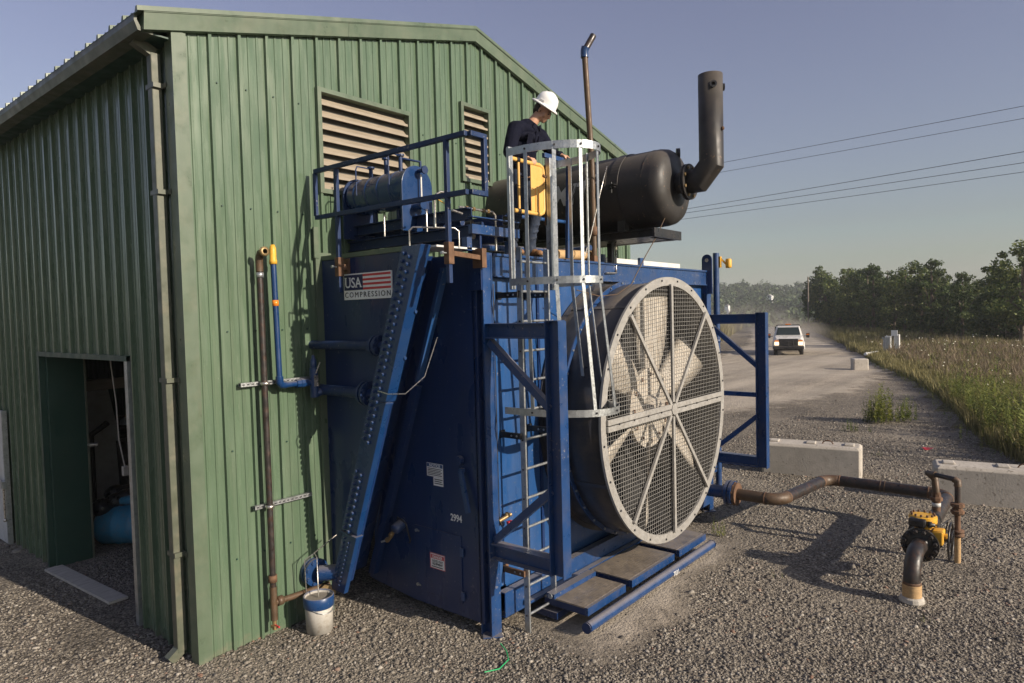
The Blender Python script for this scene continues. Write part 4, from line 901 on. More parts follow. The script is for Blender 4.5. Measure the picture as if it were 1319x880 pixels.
# ================================================================== PIPE RACK AND BLUE TANK
RK = thing('pipe_rack', 'dark blue steel channel rack above the cooler side carrying pipes and the tank', 'rack', (2.0,-.8,4.0))
for z, ye in ((4.30,-1.94),(4.13,-1.94)):
    MB().channel((1.90,.0,z),(1.90,ye,z), .07, .115, (0,0,1), .01, -1).build('rack_rail', M['navy_steel'], RK)
    MB().channel((2.55,.0,z),(2.55,ye+.1,z), .07, .115, (0,0,1), .01, 1).build('rack_rail', M['navy_steel'], RK)
for y in (-.3,-.9,-1.5): MB().box(1.94,2.51,y-.03,y+.03,4.16,4.23).build('rack_cross', M['navy_steel'], RK)
MB().box(1.87,2.60,-2.0,-1.945,4.10,4.19).box(1.87,2.60,-2.0,-1.945,4.26,4.27).build('rack_end', M['blue_steel'], RK)
for x in (1.90,2.55): MB().box(x-.035,x+.035,-1.93,-1.86,3.94,4.07).build('rack_foot', M['blue_steel'], RK)
for x in (2.05,2.2,2.35): MB().tube([(x,.0,4.25),(x,-1.70,4.25)], .035, 10).build('rack_pipe', M['navy_steel' if x != 2.2 else 'pipe'], RK)
MB().tube([(1.86,-1.84,4.37),(2.35,-1.84,4.37),(2.40,-1.84,4.34),(2.40,-1.84,3.97)], .013, 8).tube([(1.86,-1.88,4.30),(1.72,-1.88,4.32)],.012,8).build('sample_tube', M['stainless'], RK)
for x in (1.95,2.05,2.2,2.27): MB().lathe([(.013,0),(.022,0),(.022,.03),(.013,.03)], (x,-1.84,4.37), (1,0,0), 6, False).build('tube_fitting', M['brass'], RK)
TK = thing('expansion_tank', 'small blue horizontal tank with a round-topped end plate and gauge glass behind the railing', 'tank', (1.95,-.6,4.2))
tx, tz, tr = 1.95, 4.67, .20
MB().lathe([(0,-.02),(.12,-.01),(.18,.03),(tr,.09),(tr,.98),(tr,1.0)], (tx,-.12,tz), (0,-1,0), 28).build('tank_shell', M['blue'], TK)
for y in (-.3,-.5,-.7,-.9): MB().lathe([(tr,0),(tr+.006,.004),(tr+.006,.02),(tr,.024)], (tx,y,tz), (0,-1,0), 28).build('band', M['blue'], TK)
poly = [(tx-.215,4.20)]+[(tx-.215*cos(a),tz+.0+.225*sin(a)) for a in np.linspace(0,pi,17)]+[(tx+.215,4.20)]
ep = MB().prism(poly, 'y', -1.15, -1.12).build('end_plate', M['blue'], TK, .003)
MB().prism([(tx-.215,4.20)]+[(tx-.215*cos(a),tz+.225*sin(a)) for a in np.linspace(0,pi,17)]+[(tx+.215,4.20)], 'y', -.16, -.14).build('end_plate', M['navy_steel'], TK)
MB().tube([(tx+.02,-1.19,4.80),(tx+.02,-1.19,4.50)], .010, 8).build('gauge_glass', M['white_dull'], ep)
MB().tube([(tx+.02,-1.19,4.56),(tx+.02,-1.19,4.50)], .0125, 8).build('red_level', M['red'], ep)
for z in (4.84,4.46):
    g_ = MB().tube([(tx+.02,-1.12,z),(tx+.02,-1.24,z)], .022, 10).build('gauge_valve', M['blue'], ep)
    MB().lathe([(0,0),(.045,0),(.045,.018),(0,.018)], (tx+.02,-1.24,z), (0,-1,0), 8, False).build('hand_wheel', M['navy_steel'], g_)
MB().tube([(tx-.06,-1.14,4.46),(tx-.06,-1.28,4.46)], .034, 12).disc((tx-.06,-1.29,4.46),.045,(0,-1,0),.03,10).build('nozzle', M['blue'], ep)
for y, h in ((-.42,.11),(-.68,.17),(-.92,.17)):
    MB().tube([(tx-.02,y,tz+tr-.02),(tx-.02,y,tz+tr+h)], .022, 10).disc((tx-.02,y,tz+tr+h), .042, (0,0,1), .02, 12).build('top_nozzle', M['navy_steel'], TK)
MB().tube([(tx-.02,-.42,tz+tr+.1),(tx-.21,-.42,tz+tr+.1),(tx-.23,-.42,tz+tr+.06),(tx-.23,-.42,tz-.02)], .008, 8).tube([(tx-.02,-.92,tz+tr+.16),(tx-.21,-.98,tz+tr+.16),(tx-.24,-.98,tz+tr+.12),(tx-.24,-.98,tz+.02)], .008, 8).build('vent_line', M['navy_steel'], TK)
MB().tube([(tx-.02,-.92,tz+tr+.14),(tx+.14,-1.06,tz+tr+.10),(tx+.14,-1.06,tz+tr-.05)], .014, 8).build('vent_line', M['navy_steel'], TK)
for y in (-.45,-.85): MB().tube([(tx,y,4.47),(tx,y,4.30)], .028, 10).build('drain_leg', M['navy_steel'], TK)
for x, y0 in ((1.70,-1.55),(1.62,-1.0)):
    MB().tube([(x+.1,y0+.1,4.36),(x,y0,4.36),(x-.015,y0-.01,4.33),(x-.015,y0-.01,4.14)], .009, 8).build('bent_tube', M['stainless'], None, label='short hooked stainless tube above the %s of the rack rail' % ('outer end' if y0 < -1 else 'inner half'), cat='tube')
b = MB()
b.tube([(2.2,-1.1,4.62),(2.6,-.9,4.60),(3.0,-.6,4.56),(3.3,-.25,4.60),(3.55,-.1,4.72),(3.9,-.06,4.70)], .006, 6)
b.build('yellow_cable', M['yellow'], None, label='thin yellow cable sagging from the blue tank towards the small louver', cat='cable')

# ================================================================== SILENCER, STACK
SL = thing('exhaust_silencer', 'big matt black horizontal silencer drum lying above the cooler with white lettering', 'silencer', (4.75,-1.2,4.3))
sx, sz, sr = 4.75, 4.815, .47
MB().lathe([(0,-2.785),(.25,-2.78),(.36,-2.76),(.42,-2.725),(.455,-2.675),(sr,-2.60),(sr,.05),(sr,.10),(0,.12)][::-1], (sx,0,sz), (0,1,0), 64).build('drum', M['black_steel'], SL)
for y, w_ in ((-2.14,.12),(-.62,.12)): MB().lathe([(sr+.001,-w_/2),(sr+.012,-w_/2+.002),(sr+.012,w_/2-.002),(sr+.001,w_/2)], (sx,y,sz), (0,1,0), 64, False).build('strap', M['black_steel'], SL)
for y in (-2.52,-1.62,-.95): MB().lathe([(sr+.0005,-.006),(sr+.004,0),(sr+.0005,.006)], (sx,y,sz), (0,1,0), 64).build('weld_seam', M['black_steel'], SL)
# strap bolts
q = MB().box(sx-sr-.07,sx-sr-.005,-2.19,-2.09,sz+.03,sz+.045).box(sx-sr-.07,sx-sr-.005,-2.19,-2.09,sz-.0,sz+.015).tube([(sx-sr-.045,-2.14,sz-.06),(sx-sr-.045,-2.14,sz+.07)], .012, 8).build('strap_clamp', M['black'], SL)
MB().lathe([(.024,-.022),(.066,-.022),(.066,.022),(.024,.022),(.024,-.022)], (sx+.12,-2.72,sz+.42), (.5,-.8,0), 18, False).build('lifting_eye', M['black'], SL)
# lettering on the shell facing the ladder, wrapped on the round wall
tm = text_obj('brand_lettering', 'EMIT', .36, M['grey_print'], SL, (0,0,0), (1,0,0), (0,1,0), 'LEFT', .0, 1.0, .012, .25)
def wrap(o, y0, z0):
    me = o.data; bm = bmesh.new(); bm.from_mesh(me)
    bmesh.ops.triangulate(bm, faces=bm.faces)
    bmesh.ops.subdivide_edges(bm, edges=[e for e in bm.edges if e.calc_length() > .05], cuts=2, use_grid_fill=False)
    for v in bm.verts:
        u, t_ = v.co.x, v.co.y; th = pi - (z0+t_)/sr
        v.co = Vector((sx+(sr+.004)*cos(th), y0-u, sz+(sr+.004)*sin(th)))
    bm.to_mesh(me); bm.free()
wrap(tm, -1.0, -.11)
sw = MB()
sw.add([(.66,.18,0),(.86,.22,0),(.90,.25,0),(.92,.30,0),(.86,.27,0)], [(0,1,2,4),(4,2,3)])
sw.add([(.72,.10,0),(.90,.14,0),(.98,.18,0),(.90,.17,0)], [(0,1,2,3)])
o = sw.build('logo_swoosh', M['grey_print'], SL); wrap(o, -.98, -.05)
# outlet nozzle, flange, stack
MB().tube([(sx,-2.70,sz+.03),(sx,-2.885,sz+.03)], .125, 24).build('outlet_neck', M['black_steel'], SL)
ST = thing('exhaust_stack', 'tall matt black exhaust stack rising from the drum end on a mitred elbow', 'chimney', (4.75,-3.15,4.8))
flange('stack_flange', (sx,-2.91,sz+.03), .215, (0,-1,0), ST, M['black_steel'], 8, .02, .012, .014, M['brass'])
b = MB(); r = .133; n = 32
cA = Vector((sx,-2.93,sz+.03)); cB = Vector((sx,-3.05,sz+.03)); cC = Vector((sx,-3.20,sz+.20)); cD = Vector((sx,-3.20,6.05))
def mitre(c, axis, nrm):  # section of a tube at c along axis cut by plane nrm
    vs = []; a = Vector((1,0,0)); b_ = Vector(axis).normalized().cross(a)
    for k in range(n):
        p = (a*cos(2*pi*k/n)+b_*sin(2*pi*k/n))*r; ax = Vector(axis).normalized(); t_ = -(p.dot(nrm))/(ax.dot(nrm)); vs.append(c+p+ax*t_)
    return vs
d1 = (cB-cA).normalized(); d2 = (cC-cB).normalized(); d3 = (cD-cC).normalized()
m1 = mitre(cB, d1, (d1+d2).normalized()); m2 = mitre(cC, d2, (d2+d3).normalized()); s0 = mitre(cA, d1, d1); s3 = mitre(cD, d3, d3)
vs = s0+m1+m2+s3; fs = [(i*n+j,i*n+(j+1)%n,(i+1)*n+(j+1)%n,(i+1)*n+j) for i in range(3) for j in range(n)]
b.add(vs, [f[::-1] for f in fs], False)
o = b.build('stack_pipe', M['black_steel'], ST)
o.data.polygons.foreach_set('use_smooth', [True]*len(o.data.polygons)); o.data.set_sharp_from_angle(angle=rad(28))
sd = o.modifiers.new('solid','SOLIDIFY'); sd.thickness = .008; sd.offset = -1
for ang, z in ((3.75,5.90),(5.3,5.90)):
    d = Vector((cos(ang),sin(ang),0)); MB().lathe([(.022,0),(.042,0),(.042,.035),(.022,.035)], Vector((sx,-3.20,z))+d*(r-.008), d, 14, False).build('port', M['black'], ST)
d = Vector((cos(4.6),sin(4.6),0)); MB().lathe([(.0,0),(.022,0),(.022,.03),(.01,.04),(0,.04)], Vector((sx,-3.20,5.40))+d*(r-.004), d, 10, False).build('port', M['rust'], ST)
# support frame under the drum
SF = thing('silencer_support', 'black steel channel frame cantilevered out under the silencer drum', 'support frame', (4.7,-1.2,4.2))
MB().channel((4.42,.0,4.245),(4.42,-2.60,4.245), .08, .10, (0,0,1), .01, -1).build('side_rail', M['black'], SF)
MB().channel((5.06,.0,4.245),(5.06,-2.60,4.245), .08, .10, (0,0,1), .01, 1).build('side_rail', M['black'], SF)
MB().box(4.38,5.10,-2.64,-2.605,4.19,4.30).build('end_rail', M['black'], SF, .003)
MB().box(4.461,5.019,-2.5,-.05,4.20,4.206).build('bottom_plate', M['black'], SF)
for y in (-2.14,-.62):
    MB().box(4.45,4.56,y-.05,y+.05,4.296,4.47).box(4.94,5.05,y-.05,y+.05,4.296,4.47).build('saddle', M['black'], SF)
MB().box(4.68,4.75,-1.86,-1.79,3.93,4.195).build('support_post', M['black'], SF)
MB().box(4.68,4.75,-.5,-.43,3.93,4.195).build('support_post', M['black'], SF)
MB().tube([(4.80,-1.95,4.20),(4.66,-1.95,4.22),(4.63,-1.95,4.19),(4.63,-1.95,3.85),(4.60,-1.97,3.80),(4.35,-1.97,3.79)], .013, 8).lathe([(.013,0),(.024,0),(.024,.035),(.013,.035)], (4.63,-1.95,4.10),(0,0,1),6,False).build('small_drain_tube', M['stainless'], None, label='bent stainless drain tube dropping from the black frame to the top beam', cat='tube')
MB().tube([(4.28,-2.02,4.86),(4.17,-2.12,5.05),(4.14,-2.14,5.06),(4.05,-2.1,4.75),(3.95,-2.02,4.25),(3.86,-1.98,3.98)], .007, 6).build('thermocouple_wire', M['stainless'], None, label='thin silver wire looping from the drum strap down to the cooler roof', cat='wire')
MB().tube([(4.66,-2.66,4.80),(4.60,-2.72,4.83),(4.58,-2.74,4.70),(4.56,-2.70,4.45),(4.50,-2.6,4.2),(4.3,-2.55,3.95),(4.05,-2.5,3.62),(3.8,-2.45,3.50),(3.5,-2.4,3.48),(3.2,-2.3,3.55)], .006, 6).sphere((4.57,-2.71,4.56),.018,8,6).build('hanging_wire', M['brown_pipe'], None, label='brown wire hanging from the drum end and draped across the fan duct', cat='wire')
# blue pipes below the drum
t = thing('roof_pipes', 'blue pipes running over the cooler roof below the black drum', 'pipe', (3.7,-1.2,4.1))
MB().tube([(2.62,-1.30,4.07),(4.10,-1.30,4.10)], .04, 12).build('pipe_run', M['blue_steel'], t)
MB().tube([(4.12,-1.1,4.08),(4.12,-1.9,4.10)], .035, 12).build('pipe_run', M['blue_steel'], t)
MB().lathe([(.04,0),(.06,0),(.06,.10),(.04,.10)], (4.02,-1.30,4.10), (1,0,0), 12).build('coupling', M['rust'], t)
MB().tube([(3.0,-1.5,4.44),(4.1,-1.6,4.44)], .022, 10).build('pipe_run', M['blue_sun_tone'], t)
MB().tube([(3.6,-1.75,4.0),(4.3,-1.80,4.02)], .06, 12).build('wrapped_pipe', M['tan_tape'], t)
# thin vent pipe
VP = thing('vent_pipe', 'slim brown vent pipe standing tall behind the ladder cage with a kinked tip', 'pipe', (4.46,-1.7,4.0))
MB().tube([(4.20,-1.90,3.96),(4.18,-1.90,5.2),(4.07,-1.90,6.46)], .036, 16).build('pipe_run', M['brown_pipe'], VP)
MB().tube([(4.07,-1.90,6.40),(4.07,-1.90,6.48),(4.075,-1.915,6.52)], [.048,.048,.052], 14).build('blue_coupling', M['blue_steel'], VP)
MB().tube([(4.075,-1.915,6.50),(4.18,-1.96,6.68)], .040, 14).build('kinked_tip', M['pipe'], VP)
MB().lathe([(.036,0),(.052,0),(.052,.11),(.036,.11)], (4.197,-1.90,4.25), (0,0,1), 14).build('coupling', M['rust'], VP)
MB().box(4.13,4.27,-1.945,-1.84,3.925,4.0).build('foot_clamp', M['rust'], VP)

# ================================================================== CAGED LADDER AND GATE
LD = thing('caged_ladder', 'galvanised ladder with a round safety cage fixed to the front of the blue cooler', 'ladder', (2.62,-2.2,0))
LY = -2.16; LX0, LX1 = 2.38, 2.84
for x in (LX0, LX1):
    MB().bar((x,LY,0.0),(x,LY,3.98), .022, .066, (0,1,0)).build('stringer', M['galv'], LD, .002)
nut3 = MB().disc((0,0,0), .010, (1,0,0), .012, 8).mesh('rung_plug', M['ink'])
k = 0; z = .18
rung = MB().tube([(LX0+.012,LY,0),(LX1-.012,LY,0)], .014, 10).mesh('rung', M['galv'])
while z < 4.0:
    inst(rung, 'rung', LD, Matrix.Translation((0,0,z))); inst(nut3, 'rung_plug', LD, Matrix.Translation((LX0-.013,LY,z))); z += .3048
for x, s in ((2.25,-1),(2.93,1)):  # walk-through rails above the deck
    MB().bar((x,LY-.02,3.55),(x,LY-.02,4.96), .06, .03, (0,1,0)).bar((x-s*.02,LY+.01,3.55),(x-s*.02,LY+.01,4.96), .02, .05, (0,1,0)).build('walk_through_rail', M['galv'], LD, .002)
for z in (3.50, 2.05, .62):
    for x, s in ((LX0,1),(LX1,1)):
        br = MB().box(x-.045,x-.02,LY-.0,-1.87,z-.03,z+.03).box(x-.045,x+.035,-1.888,-1.876,z-.04,z+.04).build('standoff_bracket', M['black'] if z > 1 else M['rust'], LD)
        for yy in (LY+.05,LY+.12): MB().disc((x-.047,yy,z), .011, (1,0,0), .008, 6).build('bracket_bolt', M['galv'], br)
# hoops
HO = {4.90:(2.61,.40,.64,LY-.01,.075), 3.62:(2.61,.40,.64,LY-.01,.07), 2.33:(2.72,.50,.72,LY+.10,.07)}
def onhoop(z, f, k=1.0):
    xc, rx, yb, ye, h = HO[z]; a = pi - pi*f; return Vector((xc+rx*k*cos(a), LY-.16-yb*k*sin(a), z))
for z, (xc, rx, yb, ye, h) in HO.items():
    P = [Vector((xc-rx,ye,z))]+[onhoop(z, i/24) for i in range(25)]+[Vector((xc+rx,ye,z))]
    b = MB()
    for p0, p1 in zip(P, P[1:]): b.bar(p0, p1, .006, h)
    b.build('hoop', M['galv'], LD)
for f in (.04,.20,.36,.53,.70,.84,.97):
    p, p2, q_ = onhoop(4.90,f,.985), onhoop(3.62,f,.985), onhoop(2.33,f,.985)
    d = Vector((p.x-2.61, p.y-LY+.2, 0)).normalized()
    MB().bar((p.x,p.y,4.94),(p.x,p.y,3.60), .038, .008, d).bar((p.x,p.y,3.60),(q_.x,q_.y,2.30), .038, .008, d).build('cage_strap', M['galv'], LD)
    for z in HO:
        e_ = onhoop(z,f,1.01); MB().disc(e_, .011, d, .012, 6).build('strap_bolt', M['ink'], LD)
# the yellow gate across the ladder head
GT = thing('safety_gate', 'pale yellow self-closing safety gate across the head of the ladder', 'gate', (2.4,-2.1,4.3))
GY = -2.11
MB().tube([(2.33,GY,4.88),(2.82,GY,4.88),(2.87,GY,4.86),(2.89,GY,4.81),(2.89,GY,4.42),(2.87,GY,4.38),(2.82,GY,4.36),(2.33,GY,4.36)], .022, 12).tube([(2.47,GY,4.87),(2.47,GY,4.37)], .014, 10).build('gate_frame', M['gate_yellow'], GT)
MB().box(2.66,2.87,GY-.012,GY-.004,4.38,4.86).build('gate_plate', M['gate_yellow'], GT, .002)
for x in (2.73,2.79): MB().box(x-.003,x+.003,GY-.015,GY-.012,4.35,4.62).build('plate_fold', M['amber'], GT)
for z in (4.88,4.36):
    MB().tube([(2.34,GY,z-.035),(2.34,GY,z+.035)], .026, 12).tube([(2.43,GY,z),(2.48,GY,z)], .027, 12).build('gate_hinge', M['black'], GT)
MB().tube([(2.86,GY-.02,4.78),(2.93,GY-.03,4.74)], .012, 8).box(2.90,2.93,GY-.03,GY,4.25,4.89).build('gate_stop', M['rust'], GT)
MB().tube([(2.3,GY-.06,4.60),(2.62,GY-.07,4.60)], .003, 5).build('gate_wire', M['black'], GT)
# top cross piece between the walk-through rails' back (grab bar)
MB().bar((2.97,-2.06,5.02),(3.50,-2.06,5.02), .04, .05).bar((3.47,-2.04,5.0),(3.47,-2.0,3.93), .04, .04, (0,1,0)).build('side_grab_rail', M['blue_steel'], None, .003, label='short blue grab rail on the deck at the right of the ladder head', cat='railing')
# green cord on the gravel
MB().tube([(1.95,-2.15,.05),(1.92,-2.25,.02),(1.80,-2.38,.02),(1.62,-2.42,.02),(1.48,-2.36,.03)], .006, 6).build('green_cord', M['green_cord'], None, label='thin bright green cord curling on the gravel by the cooler leg', cat='cord')
# ================================================================== WORKER
def blob_chain(b, pts, n=14):
    """overlapping tapered segments with round joints: pts = [(x,y,z,r), ...]"""
    for i, p in enumerate(pts):
        b.sphere(p[:3], p[3], n, 10)
        if i: 
            q = pts[i-1]; b.tube([q[:3], p[:3]], [q[3], p[3]], n, True)
def fused(b, name, mat, parent, voxel, smooth=2, **tags):
    o = b.build(name, mat, parent, **tags)
    r = o.modifiers.new('remesh','REMESH'); r.mode = 'VOXEL'; r.voxel_size = voxel; r.use_smooth_shade = True
    s = o.modifiers.new('smooth','SMOOTH'); s.iterations = smooth; s.factor = .5
    return o
PW = thing('person', 'worker in navy shirt, dark jeans and white hard hat looking down over the yellow gate', 'person', (2.92,-1.72,3.93))
DZ = 3.935
Hc = Vector((3.10,-1.975,5.535))                       # head centre
tilt = Matrix.Rotation(rad(36), 4, 'X')               # nod: +X rotation turns -Y forward face downwards
turn = Matrix.Rotation(rad(16), 4, 'Z')
HM = Matrix.Translation(Hc) @ turn @ tilt
def hp(x, y, z): return HM @ Vector((x,y,z))
b = MB()
# trunk, neck, legs (one continuous skin)
blob_chain(b, [(3.02,-1.70,4.88,.09),(3.01,-1.72,5.05,.10),(2.99,-1.77,5.22,.105),(2.98,-1.82,5.31,.08)])
blob_chain(b, [(2.99,-1.85,5.36,.062),(3.035,-1.90,5.44,.058),(3.08,-1.94,5.50,.058)])
blob_chain(b, [(2.95,-1.71,4.86,.07),(2.85,-1.75,4.42,.052),(2.80,-1.70,4.04,.038),(2.80,-1.74,4.0,.04)])
blob_chain(b, [(3.08,-1.71,4.86,.07),(3.13,-1.80,4.43,.052),(3.10,-1.73,4.04,.038),(3.10,-1.77,4.0,.04)])
RS, RE, RW = (2.775,-1.83,5.31), (2.66,-1.84,5.04), (2.72,-2.03,4.955)
LS, LE, LW = (3.19,-1.86,5.30), (3.36,-1.92,5.10), (3.36,-2.02,5.085)
blob_chain(b, [(2.98,-1.82,5.31,.07),(*RS,.058),(*RE,.042),(*RW,.028)])
blob_chain(b, [(2.98,-1.82,5.31,.07),(*LS,.058),(*LE,.042),(*LW,.028)])
def hand(b, W_, grip, across, down):
    """palm at the wrist W_, knuckles towards grip; fingers curl down over the bar"""
    W_ = Vector(W_); g = Vector(grip).normalized(); a = Vector(across).normalized(); d = Vector(down).normalized()
    for s in (-.028,-.010,.010,.028): blob_chain(b, [(*(W_+a*s*.6),.016),(*(W_+g*.075+a*s),.0135)], 8)
    for s, L in ((-.032,.85),(-.011,1.0),(.011,.96),(.032,.78)):
        k0 = W_+g*.075+a*s; k1 = k0+(g*.6+d*.5).normalized()*.038*L; k2 = k1+(d*1.0-g*.1).normalized()*.030*L; k3 = k2+(d*.7-g*.8).normalized()*.022*L
        blob_chain(b, [(*k0,.0105),(*k1,.0098),(*k2,.009),(*k3,.008)], 8)
    t0 = W_+g*.02+a*.030; t1 = t0+(g*.5+a*.5+d*.3).normalized()*.036; t2 = t1+(g*.5+d*.8-a*.2).normalized()*.03
    blob_chain(b, [(*t0,.014),(*t1,.0115),(*t2,.010)], 8)
hand(b, RW, (.0,-.95,-.30), (1,.0,0), (0,-.15,-1))
hand(b, LW, (.45,-.75,-.25), (-.85,-.5,0), (0,-.2,-1))
# head: skull, jaw, face, in head space (-y is forward)
def hs(x, y, z, r, sc=(1,1,1)):
    m = MB().sphere((0,0,0), r, 16, 12, sc); vs = [hp(v[0]+x, v[1]+y, v[2]+z) for v in m.v]; b.add(vs, m.f, True)
hs(0,.012,.040,.088,(.90,1.10,1.0)); hs(0,-.025,-.012,.070,(.88,1.05,1.15)); hs(0,-.045,-.070,.044,(1.05,1.0,.85))
hs(0,-.066,-.094,.022,(1.1,.8,.8)); hs(0,-.096,-.012,.013,(.8,1.2,2.2)); hs(0,-.106,-.030,.0135,(1.15,1,.8))
hs(0,-.086,-.060,.016,(1.7,.7,.5)); hs(0,-.084,-.071,.013,(1.7,.7,.5)); hs(0,-.080,.020,.016,(3.2,.6,.6))
for s in (-1,1):
    hs(s*.045,-.062,-.032,.024,(1,.8,1)); hs(s*.080,.008,-.010,.020,(.35,.8,1.45)); hs(s*.030,-.078,.000,.012,(1.1,.6,.7)); hs(s*.05,-.02,-.06,.03,(.8,1,1))
fused(b, 'body', M['skin'], PW, .0068, 2)
for s in (-1,1):
    e = MB().sphere(hp(s*.031,-.088,.001), .008, 10, 8, (1,1,.7)).build('eye', M['ink'], PW)
    MB().bar(hp(s*.016,-.096,.021), hp(s*.047,-.086,.022), .006, .006).build('eyebrow', M['hair'], PW)
MB().bar(hp(-.020,-.1005,-.0655), hp(.020,-.1005,-.0655), .003, .004).build('mouth', M['ink'], PW)
b = MB()
def hh(x,y,z,r,sc=(1,1,1)):
    m = MB().sphere((0,0,0), r, 14, 10, sc); b.add([hp(v[0]+x, v[1]+y, v[2]+z) for v in m.v], m.f, True)
hh(0,.036,.020,.086,(.93,.98,.95)); hh(-.068,.028,-.0,.028,(.5,1.1,1.5)); hh(.068,.028,-.0,.028,(.5,1.1,1.5)); hh(0,.08,-.03,.05,(1.2,.5,.9))
fused(b, 'hair', M['hair'], PW, .007, 1)
# shirt: torso, sleeves, collar, pockets
b = MB()
for z, rx, ry, dy, dx in ((4.86,.165,.120,-1.725,.10),(4.95,.170,.125,-1.735,.098),(5.05,.178,.130,-1.75,.09),(5.15,.190,.136,-1.78,.08),(5.25,.205,.138,-1.81,.07),(5.32,.195,.120,-1.83,.062),(5.37,.13,.095,-1.84,.07)):
    b.sphere((2.92+dx,dy,z), 1, 18, 12, (rx,ry,.085))
b.tube([(3.02,-1.725,4.80),(2.99,-1.77,5.15)], [.145,.150], 18)
blob_chain(b, [(2.88,-1.83,5.33,.085),(*RS,.083),(2.705,-1.84,5.17,.075),(*RE,.070),(2.69,-1.95,4.985,.056),(2.712,-2.01,4.96,.045)])
blob_chain(b, [(3.08,-1.84,5.33,.085),(*LS,.082),(3.285,-1.89,5.19,.072),(*LE,.064),(3.36,-1.97,5.09,.052),(3.36,-2.0,5.087,.044)])
b.lathe([(.085,0),(.080,.03),(.074,.055),(.066,.055),(.070,.0)], (2.995,-1.86,5.365), (.35,-.45,1), 20)
# sleeve and waist folds
R = random.Random(4)
for (p, q_, r) in ((RS,RE,.071),(RE,RW,.052),(LS,LE,.070),(LE,LW,.052)):
    p, q_ = Vector(p), Vector(q_); d = (q_-p).normalized()
    for k in range(4):
        c = p.lerp(q_, .15+.22*k); b.lathe([(r*.9,-.014),(r*1.07,0),(r*.9,.014)], c, d+Vector((R.uniform(-.45,.45),R.uniform(-.45,.45),R.uniform(-.3,.3))), 16)
for k in range(5): b.lathe([(.14,-.014),(.160,0),(.14,.014)], (3.015,-1.73,4.84+.045*k), (R.uniform(-.2,.2),R.uniform(-.2,.2),1), 18)
sh = fused(b, 'shirt', M['shirt'], PW, .009, 2)
for s in (-1,1): MB().bar((3.02+s*.035,-1.955,5.375),(3.02+s*.065,-1.945,5.325),.045,.012,(0,-1,.2)).build('collar_flap', M['shirt'], sh, .003)
MB().bar((3.005,-1.955,5.30),(3.02,-1.858,4.86),.028,.008,(0,-1,0)).build('button_placket', M['shirt'], sh, .002)
for s in (-1,1): MB().bar((2.995+s*.095,-1.948,5.26),(3.0+s*.095,-1.915,5.14),.09,.010,(0,-1,0)).build('breast_pocket', M['shirt'], sh, .003)
MB().lathe([(.135,0),(.150,.004),(.150,.034),(.135,.038)], (3.02,-1.725,4.80), (0,0,1), 22).build('belt', M['boot'], PW)
b = MB()
b.sphere((3.02,-1.725,4.80), 1, 18, 12, (.160,.125,.12))
blob_chain(b, [(2.94,-1.72,4.84,.105),(2.94,-1.72,4.76,.100),(2.90,-1.74,4.58,.086),(2.855,-1.76,4.42,.070),(2.81,-1.72,4.22,.064),(2.80,-1.715,4.06,.062),(2.80,-1.725,4.02,.064)])
blob_chain(b, [(3.09,-1.72,4.84,.105),(3.09,-1.72,4.76,.100),(3.12,-1.77,4.58,.088),(3.135,-1.81,4.43,.072),(3.11,-1.76,4.22,.066),(3.10,-1.74,4.06,.066),(3.10,-1.75,4.02,.068)])
for (p, q_) in (((2.855,-1.76,4.42),(2.80,-1.72,4.04)),((3.135,-1.81,4.43),(3.10,-1.74,4.04))):
    p, q_ = Vector(p), Vector(q_)
    for k in range(5):
        c = p.lerp(q_, .1+.21*k); b.lathe([(.058,-.014),(.075,0),(.058,.014)], c, (R.uniform(-.5,.5),R.uniform(-.5,.5),1), 16)
fused(b, 'jeans', M['jeans'], PW, .009, 2)
for x, y in ((2.80,-1.72),(3.10,-1.75)):
    b = MB(); b.sphere((x,y-.115,DZ+.045), .045, 12, 8, (1,1.3,.85)); b.sphere((x,y-.05,DZ+.055), .046, 12, 8, (1,1.6,1)); b.sphere((x,y+.02,DZ+.06), .045, 12, 8, (1,1,1.2)); b.tube([(x,y,DZ+.06),(x,y,DZ+.15)], .046, 12)
    bt = fused(b, 'boot', M['boot'], PW, .008, 1)
    MB().prism([(x-.042,y-.165),(x-.03,y-.18),(x+.03,y-.18),(x+.042,y-.165),(x+.045,y-.06),(x+.038,y+.06),(x-.038,y+.06),(x-.045,y-.06)], 'z', DZ-.004, DZ+.022).build('sole', M['black'], bt)
# hard hat
b = MB(); pr = [(.150,.0),(.158,-.008),(.153,.010),(.122,.022),(.120,.03),(.117,.075),(.100,.122),(.065,.152),(.025,.163),(0,.164)]
b.lathe(pr, (0,0,0), (0,0,1), 40); b.lathe([(.145,-.004),(.118,.012),(.112,.03)], (0,0,0), (0,0,1), 40)
vs = [hp(v[0]*.93, v[1]*1.08+.012, v[2]+.048) for v in b.v]; hb = MB(); hb.add(vs, b.f, True)
ht = hb.build('hard_hat', M['hat'], PW)
b = MB(); b.tube([(0,.11*cos(t_)+.012,.045+.124*sin(t_)+.042) for t_ in np.linspace(.25,2.9,14)], .010, 8)
q = MB(); q.add([hp(*v) for v in b.v], b.f, True); q.build('hat_ridge', M['hat'], ht)
for s in (-1,1):
    q = MB(); q.add([hp(*v) for v in MB().box(s*.108-.010,s*.108+.010,-.01,.05,.076,.098).v], MB().box(0,1,0,1,0,1).f); q.build('hat_slot', M['white_dull'], ht, .003)

